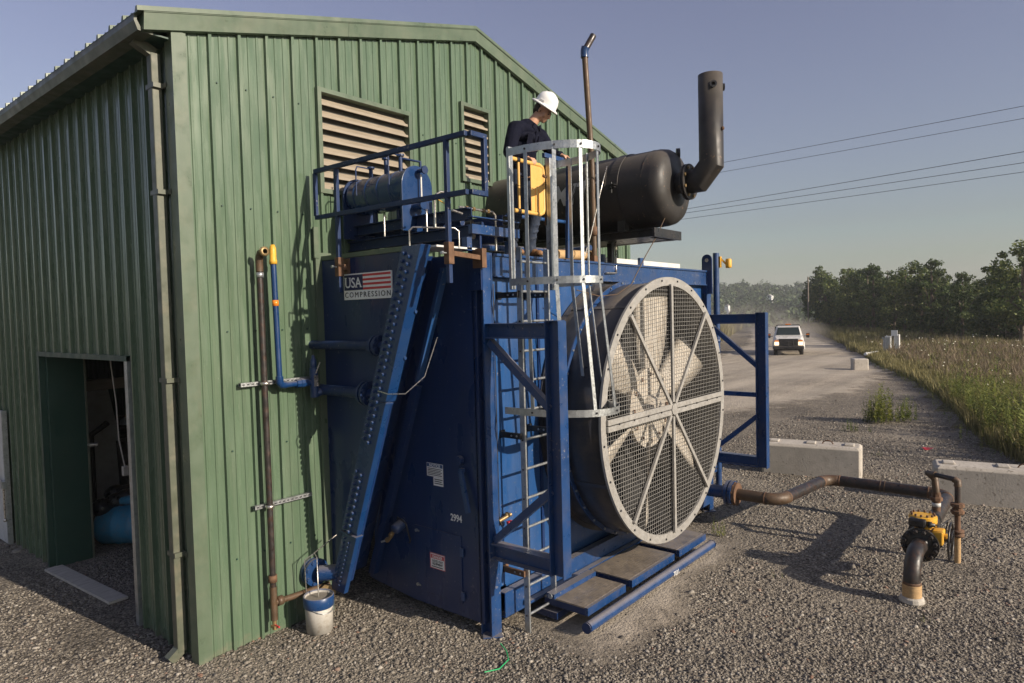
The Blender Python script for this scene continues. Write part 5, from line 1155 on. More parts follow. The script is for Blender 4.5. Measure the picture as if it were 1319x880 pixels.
# ================================================================== PIPELINE AND VALVE
def arc(c, a, b_, r, n=7):
    """quarter bend: centre c, from c+a*r to c+b_*r"""
    a, b_, c = Vector(a), Vector(b_), Vector(c); return [c+(a*cos(t_)+b_*sin(t_))*r for t_ in np.linspace(0,pi/2,n)]
PL = thing('gas_pipeline', 'weathered black pipe with zigzag bends running from the cooler flange to the yellow topped valve', 'pipeline', (7.8,-3.4,0))
pr_, pz = .085, .50
def run(path, name='pipe_run', r=pr_, mat='pipe'): return MB().tube(path, r, 20).build(name, M[mat], PL)
MB().tube([(6.95,-1.95,pz),(6.95,-2.44,pz)], .095, 20).build('blue_stub', M['blue'], PL)
flange('blue_flange', (6.95,-2.50,pz), .19, (0,-1,0), PL, M['blue'], 10, .045, .02, .017, M['rust'])
MB().disc((6.95,-2.585,pz), .17, (0,-1,0), .05, 26).build('rusty_flange', M['rust'], PL)
MB().tube([(7.02,-1.95,1.05),(7.02,-2.12,.95),(7.02,-2.12,.55)], .06, 14).disc((7.02,-2.12,.86),.13,(0,0,1),.04,22).disc((7.02,-2.12,.80),.13,(0,0,1),.04,22).build('blue_riser', M['blue'], PL)
run([(6.95,-2.60,pz),(6.95,-3.02,pz)], mat='brown_pipe')
run([(6.95,-3.02,pz)]+arc((7.18,-3.02,pz),(-1,0,0),(0,-1,0),.23)+[(7.18,-3.25,pz)], 'bend', pr_+.003, 'brown_pipe')
run([(7.18,-3.25,pz),(8.37,-3.40,pz)])
run([(8.37,-3.40,pz)]+arc((8.38,-3.63,pz),(0,1,0),(1,0,0),.23)+[(8.61,-3.63,pz)], 'bend', pr_+.003, 'brown_pipe')
run([(8.61,-3.63,pz),(8.58,-4.86,pz)])
run([(8.58,-4.86,pz)]+arc((8.35,-4.88,pz),(1,0,0),(0,-1,0),.23)+[(8.35,-5.11,pz)], 'bend', pr_+.003, 'brown_pipe')
run([(8.35,-5.11,pz),(6.75,-5.12,pz)])
for c, ax in (((6.95,-3.02,pz),(0,1,0)),((7.18,-3.25,pz),(1,0,0)),((8.37,-3.40,pz),(1,0,0)),((8.61,-3.63,pz),(0,1,0)),((8.58,-4.86,pz),(0,1,0)),((8.35,-5.11,pz),(1,0,0))):
    MB().lathe([(pr_,-.014),(pr_+.007,-.006),(pr_+.007,.006),(pr_,.014)], c, ax, 20).build('weld', M['rust'], PL)
for y in (-4.22,-4.28): MB().lathe([(pr_,-.01),(pr_+.006,0),(pr_,.01)], (8.595,y,pz), (0,1,0), 20).build('band', M['brown_pipe'], PL)
# small take-off and its riser
MB().tube([(7.35,-5.12,.55),(7.35,-5.12,.82)], .05, 14).lathe([(.045,0),(.075,.01),(.075,.05),(.055,.06),(.055,.10)], (7.35,-5.12,.70), (0,0,1), 8, False).build('takeoff', M['rust'], PL)
MB().lathe([(.051,0),(.053,0),(.053,.05),(.051,.05)], (7.35,-5.12,.63), (0,0,1), 14).build('blue_tag', M['white_dull'], PL)
RP = thing('riser_pipe', 'slender upright pipe with rusty unions and a yellow foot beside the valve', 'pipe', (7.13,-5.38,0))
MB().tube([(7.13,-5.38,0),(7.13,-5.38,.36)], .036, 14).build('yellow_foot', M['tan_tape'], RP)
MB().tube([(7.13,-5.38,.36),(7.13,-5.38,.66)], .034, 14).build('pipe_run', M['rust'], RP)
MB().tube([(7.13,-5.38,.66),(7.13,-5.38,1.0)], .033, 14).build('pipe_run', M['pipe'], RP)
MB().lathe([(.03,0),(.075,0),(.075,.03),(.045,.035),(.045,.045),(.075,.05),(.075,.08),(.03,.08)], (7.13,-5.38,.34), (0,0,1), 16).build('union', M['rust'], RP)
MB().lathe([(.03,0),(.06,0),(.078,.02),(.078,.05),(.055,.06),(.055,.09),(.078,.10),(.078,.14),(.03,.15)], (7.13,-5.38,.62), (0,0,1), 10, False).build('union', M['rust'], RP)
MB().tube([(7.13,-5.38,.98),(7.13,-5.38,1.04),(7.14,-5.34,1.06)], .045, 14).build('elbow', M['brown_pipe'], RP)
MB().tube([(7.14,-5.36,1.06),(7.30,-5.10,1.06)], .032, 12).build('arm', M['pipe'], RP)
MB().tube([(7.29,-5.12,1.06),(7.34,-5.03,1.06),(7.35,-5.10,1.0),(7.35,-5.12,.80)], .043, 14).build('elbow', M['brown_pipe'], RP)
# wrapped standpipe with the long bend into the valve
SP = thing('wrapped_standpipe', 'thick black pipe elbow rising from the gravel out of a tan wrapped collar', 'pipe', (5.47,-5.14,0))
MB().tube([(5.47,-5.14,0),(5.47,-5.14,.21)], .096, 22).build('tan_wrap', M['tan_tape'], SP)
MB().lathe([(.115,0),(.13,.02),(.12,.06),(.098,.075)], (5.47,-5.14,0), (0,0,1), 14, False).build('torn_collar', M['wood'], SP)
MB().tube([(5.47,-5.14,.20),(5.47,-5.14,.26)]+[(5.76-.29*cos(t_),-5.14,.25+.26*sin(t_)) for t_ in np.linspace(.15,1.5,9)]+[(5.97,-5.14,.50)], .087, 26).build('bend', M['pipe'], SP)
MB().lathe([(.086,-.02),(.094,-.008),(.094,.008),(.086,.02)], (5.47,-5.14,.22), (0,0,1), 22).build('weld', M['rust'], SP)
# valve
VZ = .58
VV = thing('gate_valve', 'big bolted black valve with a yellow bonnet and a side hand wheel', 'valve', (6.2,-5.14,.3))
MB().lathe([(.11,-.05),(.135,-.02),(.27,0),(.27,.06),(.18,.09),(.20,.16),(.235,.24),(.235,.36),(.20,.44),(.18,.50),(.27,.53),(.27,.59),(.11,.62)], (5.88,-5.14,VZ), (1,0,0), 36, False).build('valve_body', M['black'], VV)
vb = MB().lathe([(0,-.065),(.026,-.063),(.033,-.050),(.033,.0),(.036,.0),(.036,.014),(0,.014)], (0,0,0), (1,0,0), 10, False).mesh('bolt', M['pipe'])
for k in range(12):
    a = 2*pi*(k+.5)/12
    for x in (5.875, 6.50): inst(vb, 'bolt', VV, Matrix.Translation((x,-5.14+cos(a)*.225,VZ+sin(a)*.222)))
bo = MB().lathe([(.11,-.10),(.13,-.02),(.20,0),(.205,.02),(.205,.085),(.19,.09),(.19,.10),(.205,.105),(.205,.15),(.17,.165),(0,.17)], (6.18,-5.14,VZ+.26), (0,0,1), 36, False).build('yellow_bonnet', M['yellow'], VV)
bb = MB().lathe([(0,.035),(.014,.035),(.018,.03),(.018,0)], (0,0,0), (0,0,1), 6, False).mesh('bolt', M['rust'])
for k in range(12):
    a = 2*pi*k/12; inst(bb, 'bolt', bo, Matrix.Translation((6.18+cos(a)*.165,-5.14+sin(a)*.165,VZ+.425)))
MB().tube([(6.18,-5.28,VZ+.12),(6.18,-5.48,VZ+.12)], .045, 14).build('yoke_stem', M['yellow'], VV)
MB().box(6.02,6.30,-5.44,-5.28,VZ+.0,VZ+.22).build('gear_box', M['yellow'], VV, .02)
hw = MB()
cw = Vector((6.16,-5.53,VZ+.06))
hw.tube([cw+Vector((cos(t_)*.29,0,sin(t_)*.29)) for t_ in np.linspace(0,2*pi,33)], .017, 10, False)
for k in range(4):
    a = pi*k/2+.4; hw.tube([cw, cw+Vector((cos(a)*.28,0,sin(a)*.28))], .013, 8)
hw.disc(cw, .045, (0,1,0), .06, 12); hw.tube([cw, cw+Vector((0,.12,0))], .02, 8)
hw.build('hand_wheel', M['black'], VV)
MB().box(5.90,6.07,-5.22,-4.97,VZ+.27,VZ+.41).build('sensor_cover', M['black'], VV, .035)
MB().lathe([(0,0),(.05,0),(.05,.05),(.03,.06),(.03,.10),(0,.10)], (5.98,-5.24,VZ+.33), (0,-1,0), 14).build('sensor_cap', M['black'], VV)
MB().tube([(5.98,-5.32,VZ+.33),(6.02,-5.42,VZ+.34),(6.2,-5.47,VZ+.36),(6.5,-5.45,VZ+.30),(6.7,-5.40,VZ+.10),(6.6,-5.40,VZ-.12)], .011, 8).build('sensor_cable', M['black'], VV)
MB().tube([(5.97,-5.13,VZ+.10),(5.97,-5.13,VZ+.33)], .011, 6).build('sensor_post', M['brass'], VV)
VV.scale = (.72,.72,.72)
MB().tube([(6.40,-5.13,.505),(6.78,-5.12,.50)], [.10,.088], 20).build('reducer', M['pipe'], PL)

# ================================================================== CONCRETE BLOCKS
def block(x, y, rz, L, W_, H_, label, hooks=True):
    t = thing('concrete_block', label, 'concrete block', (x,y,float(ground_z(x,y))), rz, None)
    c = .045; b = MB()
    def ring(z, ins): return [(-L/2+ins+c,-W_/2+ins,z),(L/2-ins-c,-W_/2+ins,z),(L/2-ins,-W_/2+ins+c,z),(L/2-ins,W_/2-ins-c,z),(L/2-ins-c,W_/2-ins,z),(-L/2+ins+c,W_/2-ins,z),(-L/2+ins,W_/2-ins-c,z),(-L/2+ins,-W_/2+ins+c,z)]
    vs = ring(-.02,0)+ring(H_-c,0)+ring(H_,c); fs = [(i*8+j,i*8+(j+1)%8,(i+1)*8+(j+1)%8,(i+1)*8+j) for i in range(2) for j in range(8)]+[tuple(range(16,24)),tuple(range(8))[::-1]]
    b.add(vs, fs)
    o = bpy.data.objects.new('block_body', b.mesh('block_body', M['concrete'])); COL.objects.link(o); o.parent = t
    bv = o.modifiers.new('bevel','BEVEL'); bv.width = .012; bv.segments = 2
    for cx in ((-L/2+.22, L/2-.22, 0) if hooks else ()):   # raised key stubs on top
        k = MB().prism([(cx-.09,-.12),(cx+.09,-.12),(cx+.09,.12),(cx-.09,.12)], 'z', H_-.01, H_+.03)
        k = bpy.data.objects.new('top_key', k.mesh('top_key', M['concrete'])); COL.objects.link(k); k.parent = t
        bv = k.modifiers.new('bevel','BEVEL'); bv.width = .02; bv.segments = 2
    if hooks:
        h = MB().tube([(.30+.10*cos(t_),0,H_-.02+.09*sin(t_)) for t_ in np.linspace(0,pi,10)], .011, 8)
        h = bpy.data.objects.new('lifting_loop', h.mesh('lifting_loop', M['rust'])); COL.objects.link(h); h.parent = t
    return t
block(11.05,-2.50,rad(-79), 1.80,.62,.60,'long concrete block on the gravel beside the right blue stand')
block(10.60,-5.62,rad(-79), 1.95,.62,.60,'long concrete block at the right edge behind the slender upright pipe')
block(35.3,2.0,rad(-62), .72,.6,.58,'short square concrete block beside the track at the edge of the weeds', False)

# ================================================================== METER CABINETS, POLES, WIRES
def zg(x,y): return float(ground_z(x,y))
CB = thing('meter_cabinet', 'pale grey utility cabinet standing in the brown weeds beside the track', 'cabinet', (45.2,2.3,zg(45.2,2.3)))
z0 = zg(45.2,2.3)
MB().box(45.0,45.35,2.35,2.70,z0,z0+1.18).build('cabinet_box', M['white_dull'], CB, .02)
MB().box(45.2,45.5,1.92,2.22,z0,z0+1.28).build('cabinet_box', M['white_dull'], CB, .02)
MB().box(44.97,45.0,2.40,2.65,z0+.25,z0+1.1).build('cabinet_door', M['galv'], CB, .01)
MB().box(45.1,45.15,2.0,2.35,z0+1.2,z0+1.55).build('sign_plate', M['white'], CB)
MB().tube([(45.1,2.76,z0),(45.1,2.76,z0+1.0),(45.1,2.85,z0+1.1)], .05, 8).build('conduit', M['galv'], CB)
MB().tube([(42.6,3.3,z0+.18),(44.6,3.05,z0+.18)], .09, 10).build('white_pipe', M['white'], None, label='white pipe lying low in the weeds just left of the grey cabinet', cat='pipe')
def pole(x, y, h, label, r=.13):
    t = thing('utility_pole', label, 'utility pole', (x,y,zg(x,y)))
    MB().tube([(x,y,zg(x,y)-.3),(x,y,zg(x,y)+h)], [r,r*.7], 12).build('pole_shaft', M['pole'], t)
    MB().bar((x-.5,y+.4,zg(x,y)+h-.5),(x+.5,y-.4,zg(x,y)+h-.5),.07,.09).build('cross_arm', M['pole'], t) if h < 7 else None
    return t
pole(102.8,23.9,7.8,'bare wooden utility pole standing where the tree line meets the track')
pole(120.0,48.0,4.6,'thin short pole in the dusty gap left of the truck', .07)
for k, (a, b_) in enumerate((((58,90,12),(27,-90,12.0)),((62,92,12),(30,-92,12)),((56,80,9),(22,-85,9)),((58,82,9),(25,-88,9)),((61,84,9),(27.5,-90,9)))):
    A, B_ = None, None
WIRES = [((36.49,9.67),(35.3,-4.75),12,'topmost of the five power lines crossing the right sky'),((39.15,10.77),(37.87,-4.63),12,'second power line from the top in the right sky'),
         ((32.64,8.12),(29.7,-5.01),9,'third power line from the top, first of the lower three'),((34.27,8.8),(32.25,-4.89),9,'fourth power line from the top, middle of the lower three'),((36.69,9.79),(34.77,-4.78),9,'lowest of the five power lines')]
for (p, q_, z, lab) in WIRES:
    p = Vector((*p,z)); q_ = Vector((*q_,z)); d = (q_-p).normalized(); a = p-d*60; c = q_+d*60
    pts = [a.lerp(c, t_)+Vector((0,0,1.2*((2*t_-1)**2-.0))) for t_ in np.linspace(0,1,41)]
    MB().tube(pts, .012, 6).build('power_line', M['wire'], None, label=lab, cat='power line', group='power lines across the sky')

# ================================================================== TRUCK
TR = thing('pickup_truck', 'white pickup truck with lit headlights driving towards the viewer on the dusty track', 'truck', (45.75,8.85,zg(45.75,8.85)), rad(198.1))
def tb(b, name, mat, bevel=0, parent=None):
    o = bpy.data.objects.new(name, b.mesh(name, M[mat])); COL.objects.link(o); o.parent = parent or TR
    if bevel: bv = o.modifiers.new('bevel','BEVEL'); bv.width = bevel; bv.segments = 2
    return o
# local: x forward, z up, origin on the ground under the front axle
def loft(secs):
    b = MB(); vs = []; n = len(secs[0][1])
    for x, pr in secs: vs += [(x, y, z) for y, z in pr]
    b.add(vs, [(i*n+j,i*n+(j+1)%n,(i+1)*n+(j+1)%n,(i+1)*n+j) for i in range(len(secs)-1) for j in range(n)]+[tuple(range(n))[::-1], tuple(range((len(secs)-1)*n, len(secs)*n))], False); return b
def sec(w0, w1, z0, z1, zs, r=.06): return [(-w0,z0),(w0,z0),(w0,zs),(w1,z1-r),(w1-r,z1),(-w1+r,z1),(-w1,z1-r),(-w0,zs)]
body = loft([(-4.6,sec(.98,.96,.62,1.28,1.1)),(-1.6,sec(1.0,.97,.60,1.28,1.1)),(-1.58,sec(1.0,.97,.55,1.28,1.1)),(-.45,sec(1.0,.96,.52,1.30,1.1)),(.60,sec(.99,.90,.52,1.25,1.08)),(.82,sec(.96,.82,.55,1.16,1.02))])
tb(body, 'body', 'truck_white', .03)
cab = loft([(-3.05,sec(.93,.70,1.24,1.90,1.3)),(-2.8,sec(.94,.76,1.24,1.97,1.32)),(-1.35,sec(.94,.78,1.24,2.0,1.34)),(-.95,sec(.94,.76,1.24,1.93,1.34)),(-.38,sec(.93,.86,1.24,1.36,1.28))])
tb(cab, 'cab', 'truck_white', .02)
b = MB(); b.add([(-.41,-.80,1.345),(-.41,.80,1.345),(-.93,.68,1.86),(-.93,-.68,1.86)], [(0,1,2,3)]); b.v = [(x+.045,y,z+.03) for x,y,z in b.v]; 
tb(b, 'windshield', 'glass')
tb(MB().box(.70,.86,-.61,.61,.64,1.15), 'grille', 'black', .03)
tb(MB().box(.86,.885,.08,.26,.46,.62), 'number_plate', 'galv')
for z in (.74,.90,1.06): tb(MB().box(.86,.885,-.50,.50,z-.014,z+.014), 'grille_bar', 'black_steel')
tb(MB().box(.865,.90,-.13,.13,.86,.96), 'badge_plate', 'black', .03)
for s in (-1,1):
    tb(MB().box(.72,.87,s*.62-.0 if s>0 else -.90,.90 if s>0 else -.62,.70,.94), 'headlight', 'headlight', .02)
    tb(MB().box(.70,.86,.62 if s>0 else -.90,.90 if s>0 else -.62,.95,1.05), 'turn_signal', 'amber', .02)
    mb = tb(MB().box(-.55,-.50,s*1.02 if s>0 else -1.22,1.22 if s>0 else -1.02,1.26,1.30), 'mirror_arm', 'black')
    tb(MB().box(-.62,-.44,s*1.16 if s>0 else -1.38,1.38 if s>0 else -1.16,1.16,1.48), 'mirror', 'black', .02)
    tb(MB().box(-.435,-.42,s*1.18 if s>0 else -1.36,1.36 if s>0 else -1.18,1.36,1.42), 'mirror_lamp', 'amber')
    for x in (0,-3.6):
        wh = tb(MB().lathe([(.30,-.13),(.40,-.12),(.415,-.06),(.415,.06),(.40,.12),(.30,.13)], (x,s*.84,.41), (0,1,0), 24), 'wheel', 'rubber')
        tb(MB().lathe([(0,s*.10),(.12,s*.12),(.26,s*.11),(.30,s*.125)], (x,s*.84,.41), (0,1,0), 16), 'rim', 'galv', 0, wh)
    tb(MB().lathe([(.44,-.14),(.50,-.14),(.50,.14),(.44,.14)], (0,s*.90,.42), (0,1,0), 20, True, pi*.0, pi), 'wheel_arch', 'truck_white')
tb(MB().box(.78,1.02,-1.0,1.0,.44,.66), 'bumper', 'black_steel', .05)
tb(MB().box(1.02,1.03,-.35,.35,.48,.60), 'bumper_opening', 'black')
tb(MB().box(.60,.80,-.80,.80,.32,.44), 'air_dam', 'black', .03)
tb(MB().tube([(.98,.30,.42),(1.0,.30,1.05)], .03, 8).tube([(.98,-.0,.44),(1.02,0,.98)],.03,8), 'winch_bar', 'black')
tb(MB().box(-1.3,-1.2,-.78,.78,2.03,2.07), 'roof_bar', 'black')
for s in (-.74,.74): tb(MB().box(-1.28,-1.22,s-.03,s+.03,1.97,2.03), 'bar_foot', 'black')
tb(MB().box(-1.32,-1.18,-.18,.18,2.07,2.13), 'warning_beacon', 'amber', .02)
tb(MB().box(.6,.64,-.30,-.02,1.262,1.27), 'hood_scoop', 'black')
tb(MB().box(-3.3,-3.1,-.9,.9,1.25,1.9), 'rear_rack', 'black')
# the driver seen through the glass is only a dim shape in the photograph and is left to the glass

# ================================================================== TREES
def crown_mesh(name, seed, rx, rz, zc, nclump, nleaf, leaf, mat, irregular=.35):
    R = np.random.default_rng(seed); C = []
    for k in range(nclump):
        u = R.normal(size=3); u /= np.linalg.norm(u); r = R.uniform(.35,1.0)**.6
        p = np.array([u[0]*rx*r, u[1]*rx*r, zc+u[2]*rz*r]); p[:2] *= 1-.35*max(0,(p[2]-zc)/rz)
        p += R.normal(size=3)*rx*irregular*.25; C.append((p, R.uniform(.5,1.15)))
    P = []; Sx = []
    for p, s in C:
        q = R.normal(size=(nleaf,3)); q /= np.linalg.norm(q,axis=1)[:,None]; q *= (R.random((nleaf,1))**.35)*s*rx*.26; q[:,2] *= .75
        P.append(p+q)
    P = np.concatenate(P); n = len(P)
    A = R.normal(size=(n,3)); A /= np.linalg.norm(A,axis=1)[:,None]; B_ = np.cross(A, R.normal(size=(n,3))); B_ /= np.linalg.norm(B_,axis=1)[:,None]
    L = leaf*R.uniform(.6,1.3,(n,1)); W_ = L*.55
    V = np.stack([P-A*L, P+B_*W_, P+A*L, P-B_*W_],1).reshape(-1,3); F = np.arange(n*4).reshape(-1,4)
    me = bpy.data.meshes.new(name); me.vertices.add(len(V)); me.vertices.foreach_set('co', V.ravel().astype(np.float32))
    me.loops.add(F.size); me.loops.foreach_set('vertex_index', F.ravel().astype(np.int32)); me.polygons.add(len(F)); me.polygons.foreach_set('loop_start', np.arange(len(F),dtype=np.int32)*4)
    me.update(calc_edges=True); me.materials.append(mat); return me, C
def trunk_mesh(name, C, h, r, seed):
    b = MB(); R = random.Random(seed)
    b.tube([(0,0,-.6),(R.uniform(-.1,.1),R.uniform(-.1,.1),h*.35),(R.uniform(-.3,.3),R.uniform(-.3,.3),h*.7),(R.uniform(-.3,.3),R.uniform(-.3,.3),h*.92)], [r,r*.75,r*.45,r*.12], 8)
    for p, s in C[:9]:
        z = max(h*.2, p[2]*.62); b.tube([(0,0,z),tuple(np.array([p[0]*.5,p[1]*.5,(z+p[2])*.5])),tuple(p)], [r*.35,r*.22,r*.06], 6)
    return b.mesh(name, M['bark'])
TV = []
for k, (h, rx) in enumerate(((10.5,2.5),(12,2.9),(9.0,2.2),(13,2.6),(11,3.3),(7.5,2.0))):
    me, C = crown_mesh('crown', 40+k, rx, h*.40, h*.58, 84, 62, .17, M['leaf'])
    TV.append((me, trunk_mesh('trunk', C, h, .16+.01*h, k), h))
CREST_X = np.array([10,30,45,51,66,84,104,130.]); CREST_Y = np.array([-30,-19,-8,-4.1,3.1,13.4,24.0,38.])
TREE_LABELS = ['tall dark broadleaf tree in the wood along the field','bushy broadleaf tree in the wood along the field','rounded tree at the front of the wood along the field','high crowned tree in the wood along the field','wide spreading tree in the wood along the field','low young tree at the front edge of the wood']
ORD = 'first second third fourth fifth sixth seventh eighth ninth tenth eleventh twelfth thirteenth fourteenth fifteenth sixteenth seventeenth eighteenth nineteenth twentieth'.split(); ORD += ['twenty-'+o for o in ORD[:9]]+['thirtieth']
R = random.Random(21); placed = []
for row, (off, step, zadd) in enumerate(((3.0,2.9,0),(6.5,3.6,.15),(11,4.6,.3))):
    x = 57.0
    while x < 112:
        yc = float(np.interp(x, CREST_X, CREST_Y)); tx_ = x+R.uniform(-1,1)+off*.45; ty_ = yc-off*.9+R.uniform(-.8,.8)
        x += step*R.uniform(.75,1.2)
        d = math.hypot(tx_-CAM.x, ty_-CAM.y)
        want = (3.3+d*math.tan(rad(2.7)))+1.9
        k = R.randrange(5) if row else R.choice((0,1,2,4,5,3))
        me, tm_, h = TV[k]; s = want/h*R.uniform(.80,1.10)*(.66 if k == 5 else 1)
        placed.append((tx_, ty_, k, s, row))
for i, (x, y, k, s, row) in enumerate(placed):
    me, tm_, h = TV[k]; rk = ['front','middle','back'][row]
    nth = sum(1 for q in placed if q[4] == row and q[0] < x)+1
    kind_ = ['tall dark broadleaf tree','bushy broadleaf tree','rounded broadleaf tree','high crowned tree','wide spreading tree','low young tree'][k]
    t = thing('broadleaf_tree', '%s, %s from the right in the %s row of the wood' % (kind_, ORD[nth-1], rk), 'tree', (x,y,zg(x,y)), R.uniform(0,6.28), 'trees of the wood beyond the field')
    t.scale = (s,s,s*R.uniform(.94,1.08))
    for nm, m_ in (('crown',me),('trunk',tm_)):
        o = bpy.data.objects.new(nm, m_); COL.objects.link(o); o.parent = t
# a small pale bush by the pole
me, C = crown_mesh('crown', 77, .9, .8, .9, 14, 50, .10, M['weed'])
t = thing('pale_bush', 'small bright bush at the foot of the bare utility pole', 'bush', (98,21.5,zg(98,21.5)))
o = bpy.data.objects.new('crown', me); COL.objects.link(o); o.parent = t

# ------------------------------------------------------------------ far hill and its wood
def hill_z(x, y):
    ridge = min(21, max(5, 17.5+.10*(y-125))) + 2.2*math.sin(y*.021+1) + 1.2*math.sin(y*.055)
    t_ = max(0, min(1, (x-190)/240)); return -9.4 + (ridge-4+9.4)*t_**1.15
b = MB(); xs = list(range(180, 640, 20)); ys = list(range(-420, 700, 25)); 
for y in ys:
    for x in xs: b.v.append((x, y, hill_z(min(x,430), y) - max(0,(x-430))*.03))
m_ = len(xs)
b.f = [(j*m_+i, j*m_+i+1, (j+1)*m_+i+1, (j+1)*m_+i) for j in range(len(ys)-1) for i in range(m_-1)]; b.sm = [True]*len(b.f)
b.build('hill', M['hillsoil'], kind='structure')
def forest():
    R = np.random.default_rng(5); Vs = []; K = 2300
    for k in range(K):
        x = R.uniform(150, 436); a = R.uniform(rad(-3), rad(30)); y = -6.5+(x+3)*math.tan(a)
        if R.random() < .45: x = R.uniform(330,438); y = -6.5+(x+3)*math.tan(a)
        z = hill_z(x,y) if x > 190 else zg(x,y)
        if x < 235 and not (y > 30 and R.random() < .35): continue
        s = R.uniform(2.2,4.2)*(.8 if x > 330 else 1); hz = s*R.uniform(1.0,1.7)
        if R.random() < .03: hz *= 1.5; s *= .6
        n = 76; q = R.normal(size=(n,3)); q /= np.linalg.norm(q,axis=1)[:,None]; q *= R.uniform(.6,1.0,(n,1)); q[:,2] = np.abs(q[:,2])*1.0-.25
        lump = 1+.25*np.sin(q[:,0]*5+k)*np.cos(q[:,1]*6+k)
        P = np.array([x,y,z+hz*.45])+q*np.array([s,s,hz])*lump[:,None]
        A = R.normal(size=(n,3)); A /= np.linalg.norm(A,axis=1)[:,None]; B_ = np.cross(A,R.normal(size=(n,3))); B_ /= np.linalg.norm(B_,axis=1)[:,None]
        L = s*.21*R.uniform(.6,1.3,(n,1)); Vs.append(np.stack([P-A*L,P+B_*L*.8,P+A*L,P-B_*L*.8],1).reshape(-1,3))
    V = np.concatenate(Vs); F = np.arange(len(V)).reshape(-1,4)
    np_mesh('distant_wood', V, F, M['leaf_far'], kind='stuff')
forest()
for (x, y, s, lab) in ((300,116,.35,'small white farmhouse on the wooded hillside'),(345,112,.55,'pale long barn high on the wooded hillside')):
    z = hill_z(x,y)+4.5; t = thing('farmhouse', lab, 'house', (x,y,z))
    MB().box(x-3*s,x+3*s,y-2.5*s,y+2.5*s,z-6,z+2.6*s).build('wall', M['white'], t)
    MB().prism([(y-2.9*s,z+2.5*s),(y,z+4.2*s),(y+2.9*s,z+2.5*s)], 'x', x-3.2*s, x+3.2*s).build('roof', M['grey_print'], t)
    MB().box(x-3.05*s,x-3*s,y-.5,y+.5,z+.6,z+1.8).build('window', M['glass'], t)

# ================================================================== GROUND VEGETATION
def blades(name, mat, pts, hts, nb, width, spread, lean, seed, kinds='stuff'):
    R = np.random.default_rng(seed); P = np.repeat(pts, nb, 0); H_ = np.repeat(hts, nb)*R.uniform(.55,1.15,len(pts)*nb); n = len(P)
    w_ = (np.repeat(width, nb) if hasattr(width,'__len__') else np.full(n, width))
    a = R.uniform(0,2*pi,n); off = R.uniform(0,1,n)**.5*spread; o = np.stack([np.cos(a)*off,np.sin(a)*off,np.zeros(n)],1)
    b_ = a+R.normal(0,.9,n); ln = R.uniform(.05,lean,n)*H_; tip = np.stack([np.cos(b_)*ln,np.sin(b_)*ln,H_],1)
    c = R.uniform(0,2*pi,n); s = np.stack([np.cos(c),np.sin(c),np.zeros(n)],1)*w_[:,None]
    base = P+o; mid = base+tip*np.array([.35,.35,.55])
    V = np.stack([base-s*.6,base+s*.6,mid+s*.5,mid-s*.5,base+tip],1).reshape(-1,3)
    k = (np.arange(n)*5)[:,None]; F = np.concatenate([k+np.array([[0,1,2]]),k+np.array([[0,2,3]]),k+np.array([[3,2,4]])])
    return np_mesh(name, V, F, mat, kind=kinds) if kinds else (V,F)
def field_pts(n, x0, x1, smax, seed, smin=.15, pw=1.0):
    R = np.random.default_rng(seed); x = x0+(x1-x0)*R.random(n)**1.5
    e = np.interp(x,EX,EY); cr = np.interp(x,CREST_X,CREST_Y); y = e-smin-(R.random(n)**pw)*np.minimum(smax, np.maximum(.5,e-cr+2))
    return np.stack([x,y,ground_z(x,y)],1)
p = field_pts(15000, 12.5, 60, 30, 1, 1.3); d = np.hypot(p[:,0]-CAM.x,p[:,1]-CAM.y)
blades('dry_grass', M['drygrass'], p, (.22+.42*rng.random(len(p))**1.5)*(.7+.6*(np.sin(p[:,0]*1.1)*np.sin(p[:,1]*1.7)>-.1)), 10, .009+.0007*d, .30, .75, 2)
p = field_pts(11000, 13, 62, 30, 3, .1, 1.6); d = np.hypot(p[:,0]-CAM.x,p[:,1]-CAM.y)
blades('field_grass', M['grass'], p, .25+.30*rng.random(len(p)), 9, .009+.0006*d, .22, .4, 4)
p = field_pts(6500, 50, 125, 14, 5, 0); d = np.hypot(p[:,0]-CAM.x,p[:,1]-CAM.y)
blades('far_grass', M['grass'], p, .4+.5*rng.random(len(p))**2, 7, .012+.0005*d, .5, .4, 6)
# bank left of the track
R_ = np.random.default_rng(9); x = R_.uniform(37,112,7000); y = 13.6+.33*(x-40)+R_.random(7000)**1.3*14; p = np.stack([x,y,ground_z(x,y)],1)
blades('bank_grass', M['grass'], p, .9+.7*R_.random(7000), 7, .05, .5, .35, 10)
# flower heads
p = field_pts(120, 18, 60, 30, 12, .8); b = MB()
for q in p: 
    s = .018+.0006*q[0]; z = q[2]+random.uniform(.55,.85); b.add([(q[0],q[1]-s,z),(q[0]+s,q[1],z+.3*s),(q[0],q[1]+s,z),(q[0]-s,q[1],z-.2*s),(q[0],q[1],z+s)], [(0,1,4),(1,2,4),(2,3,4),(3,0,4)])
b.build('wildflowers', M['flower'], kind='stuff')
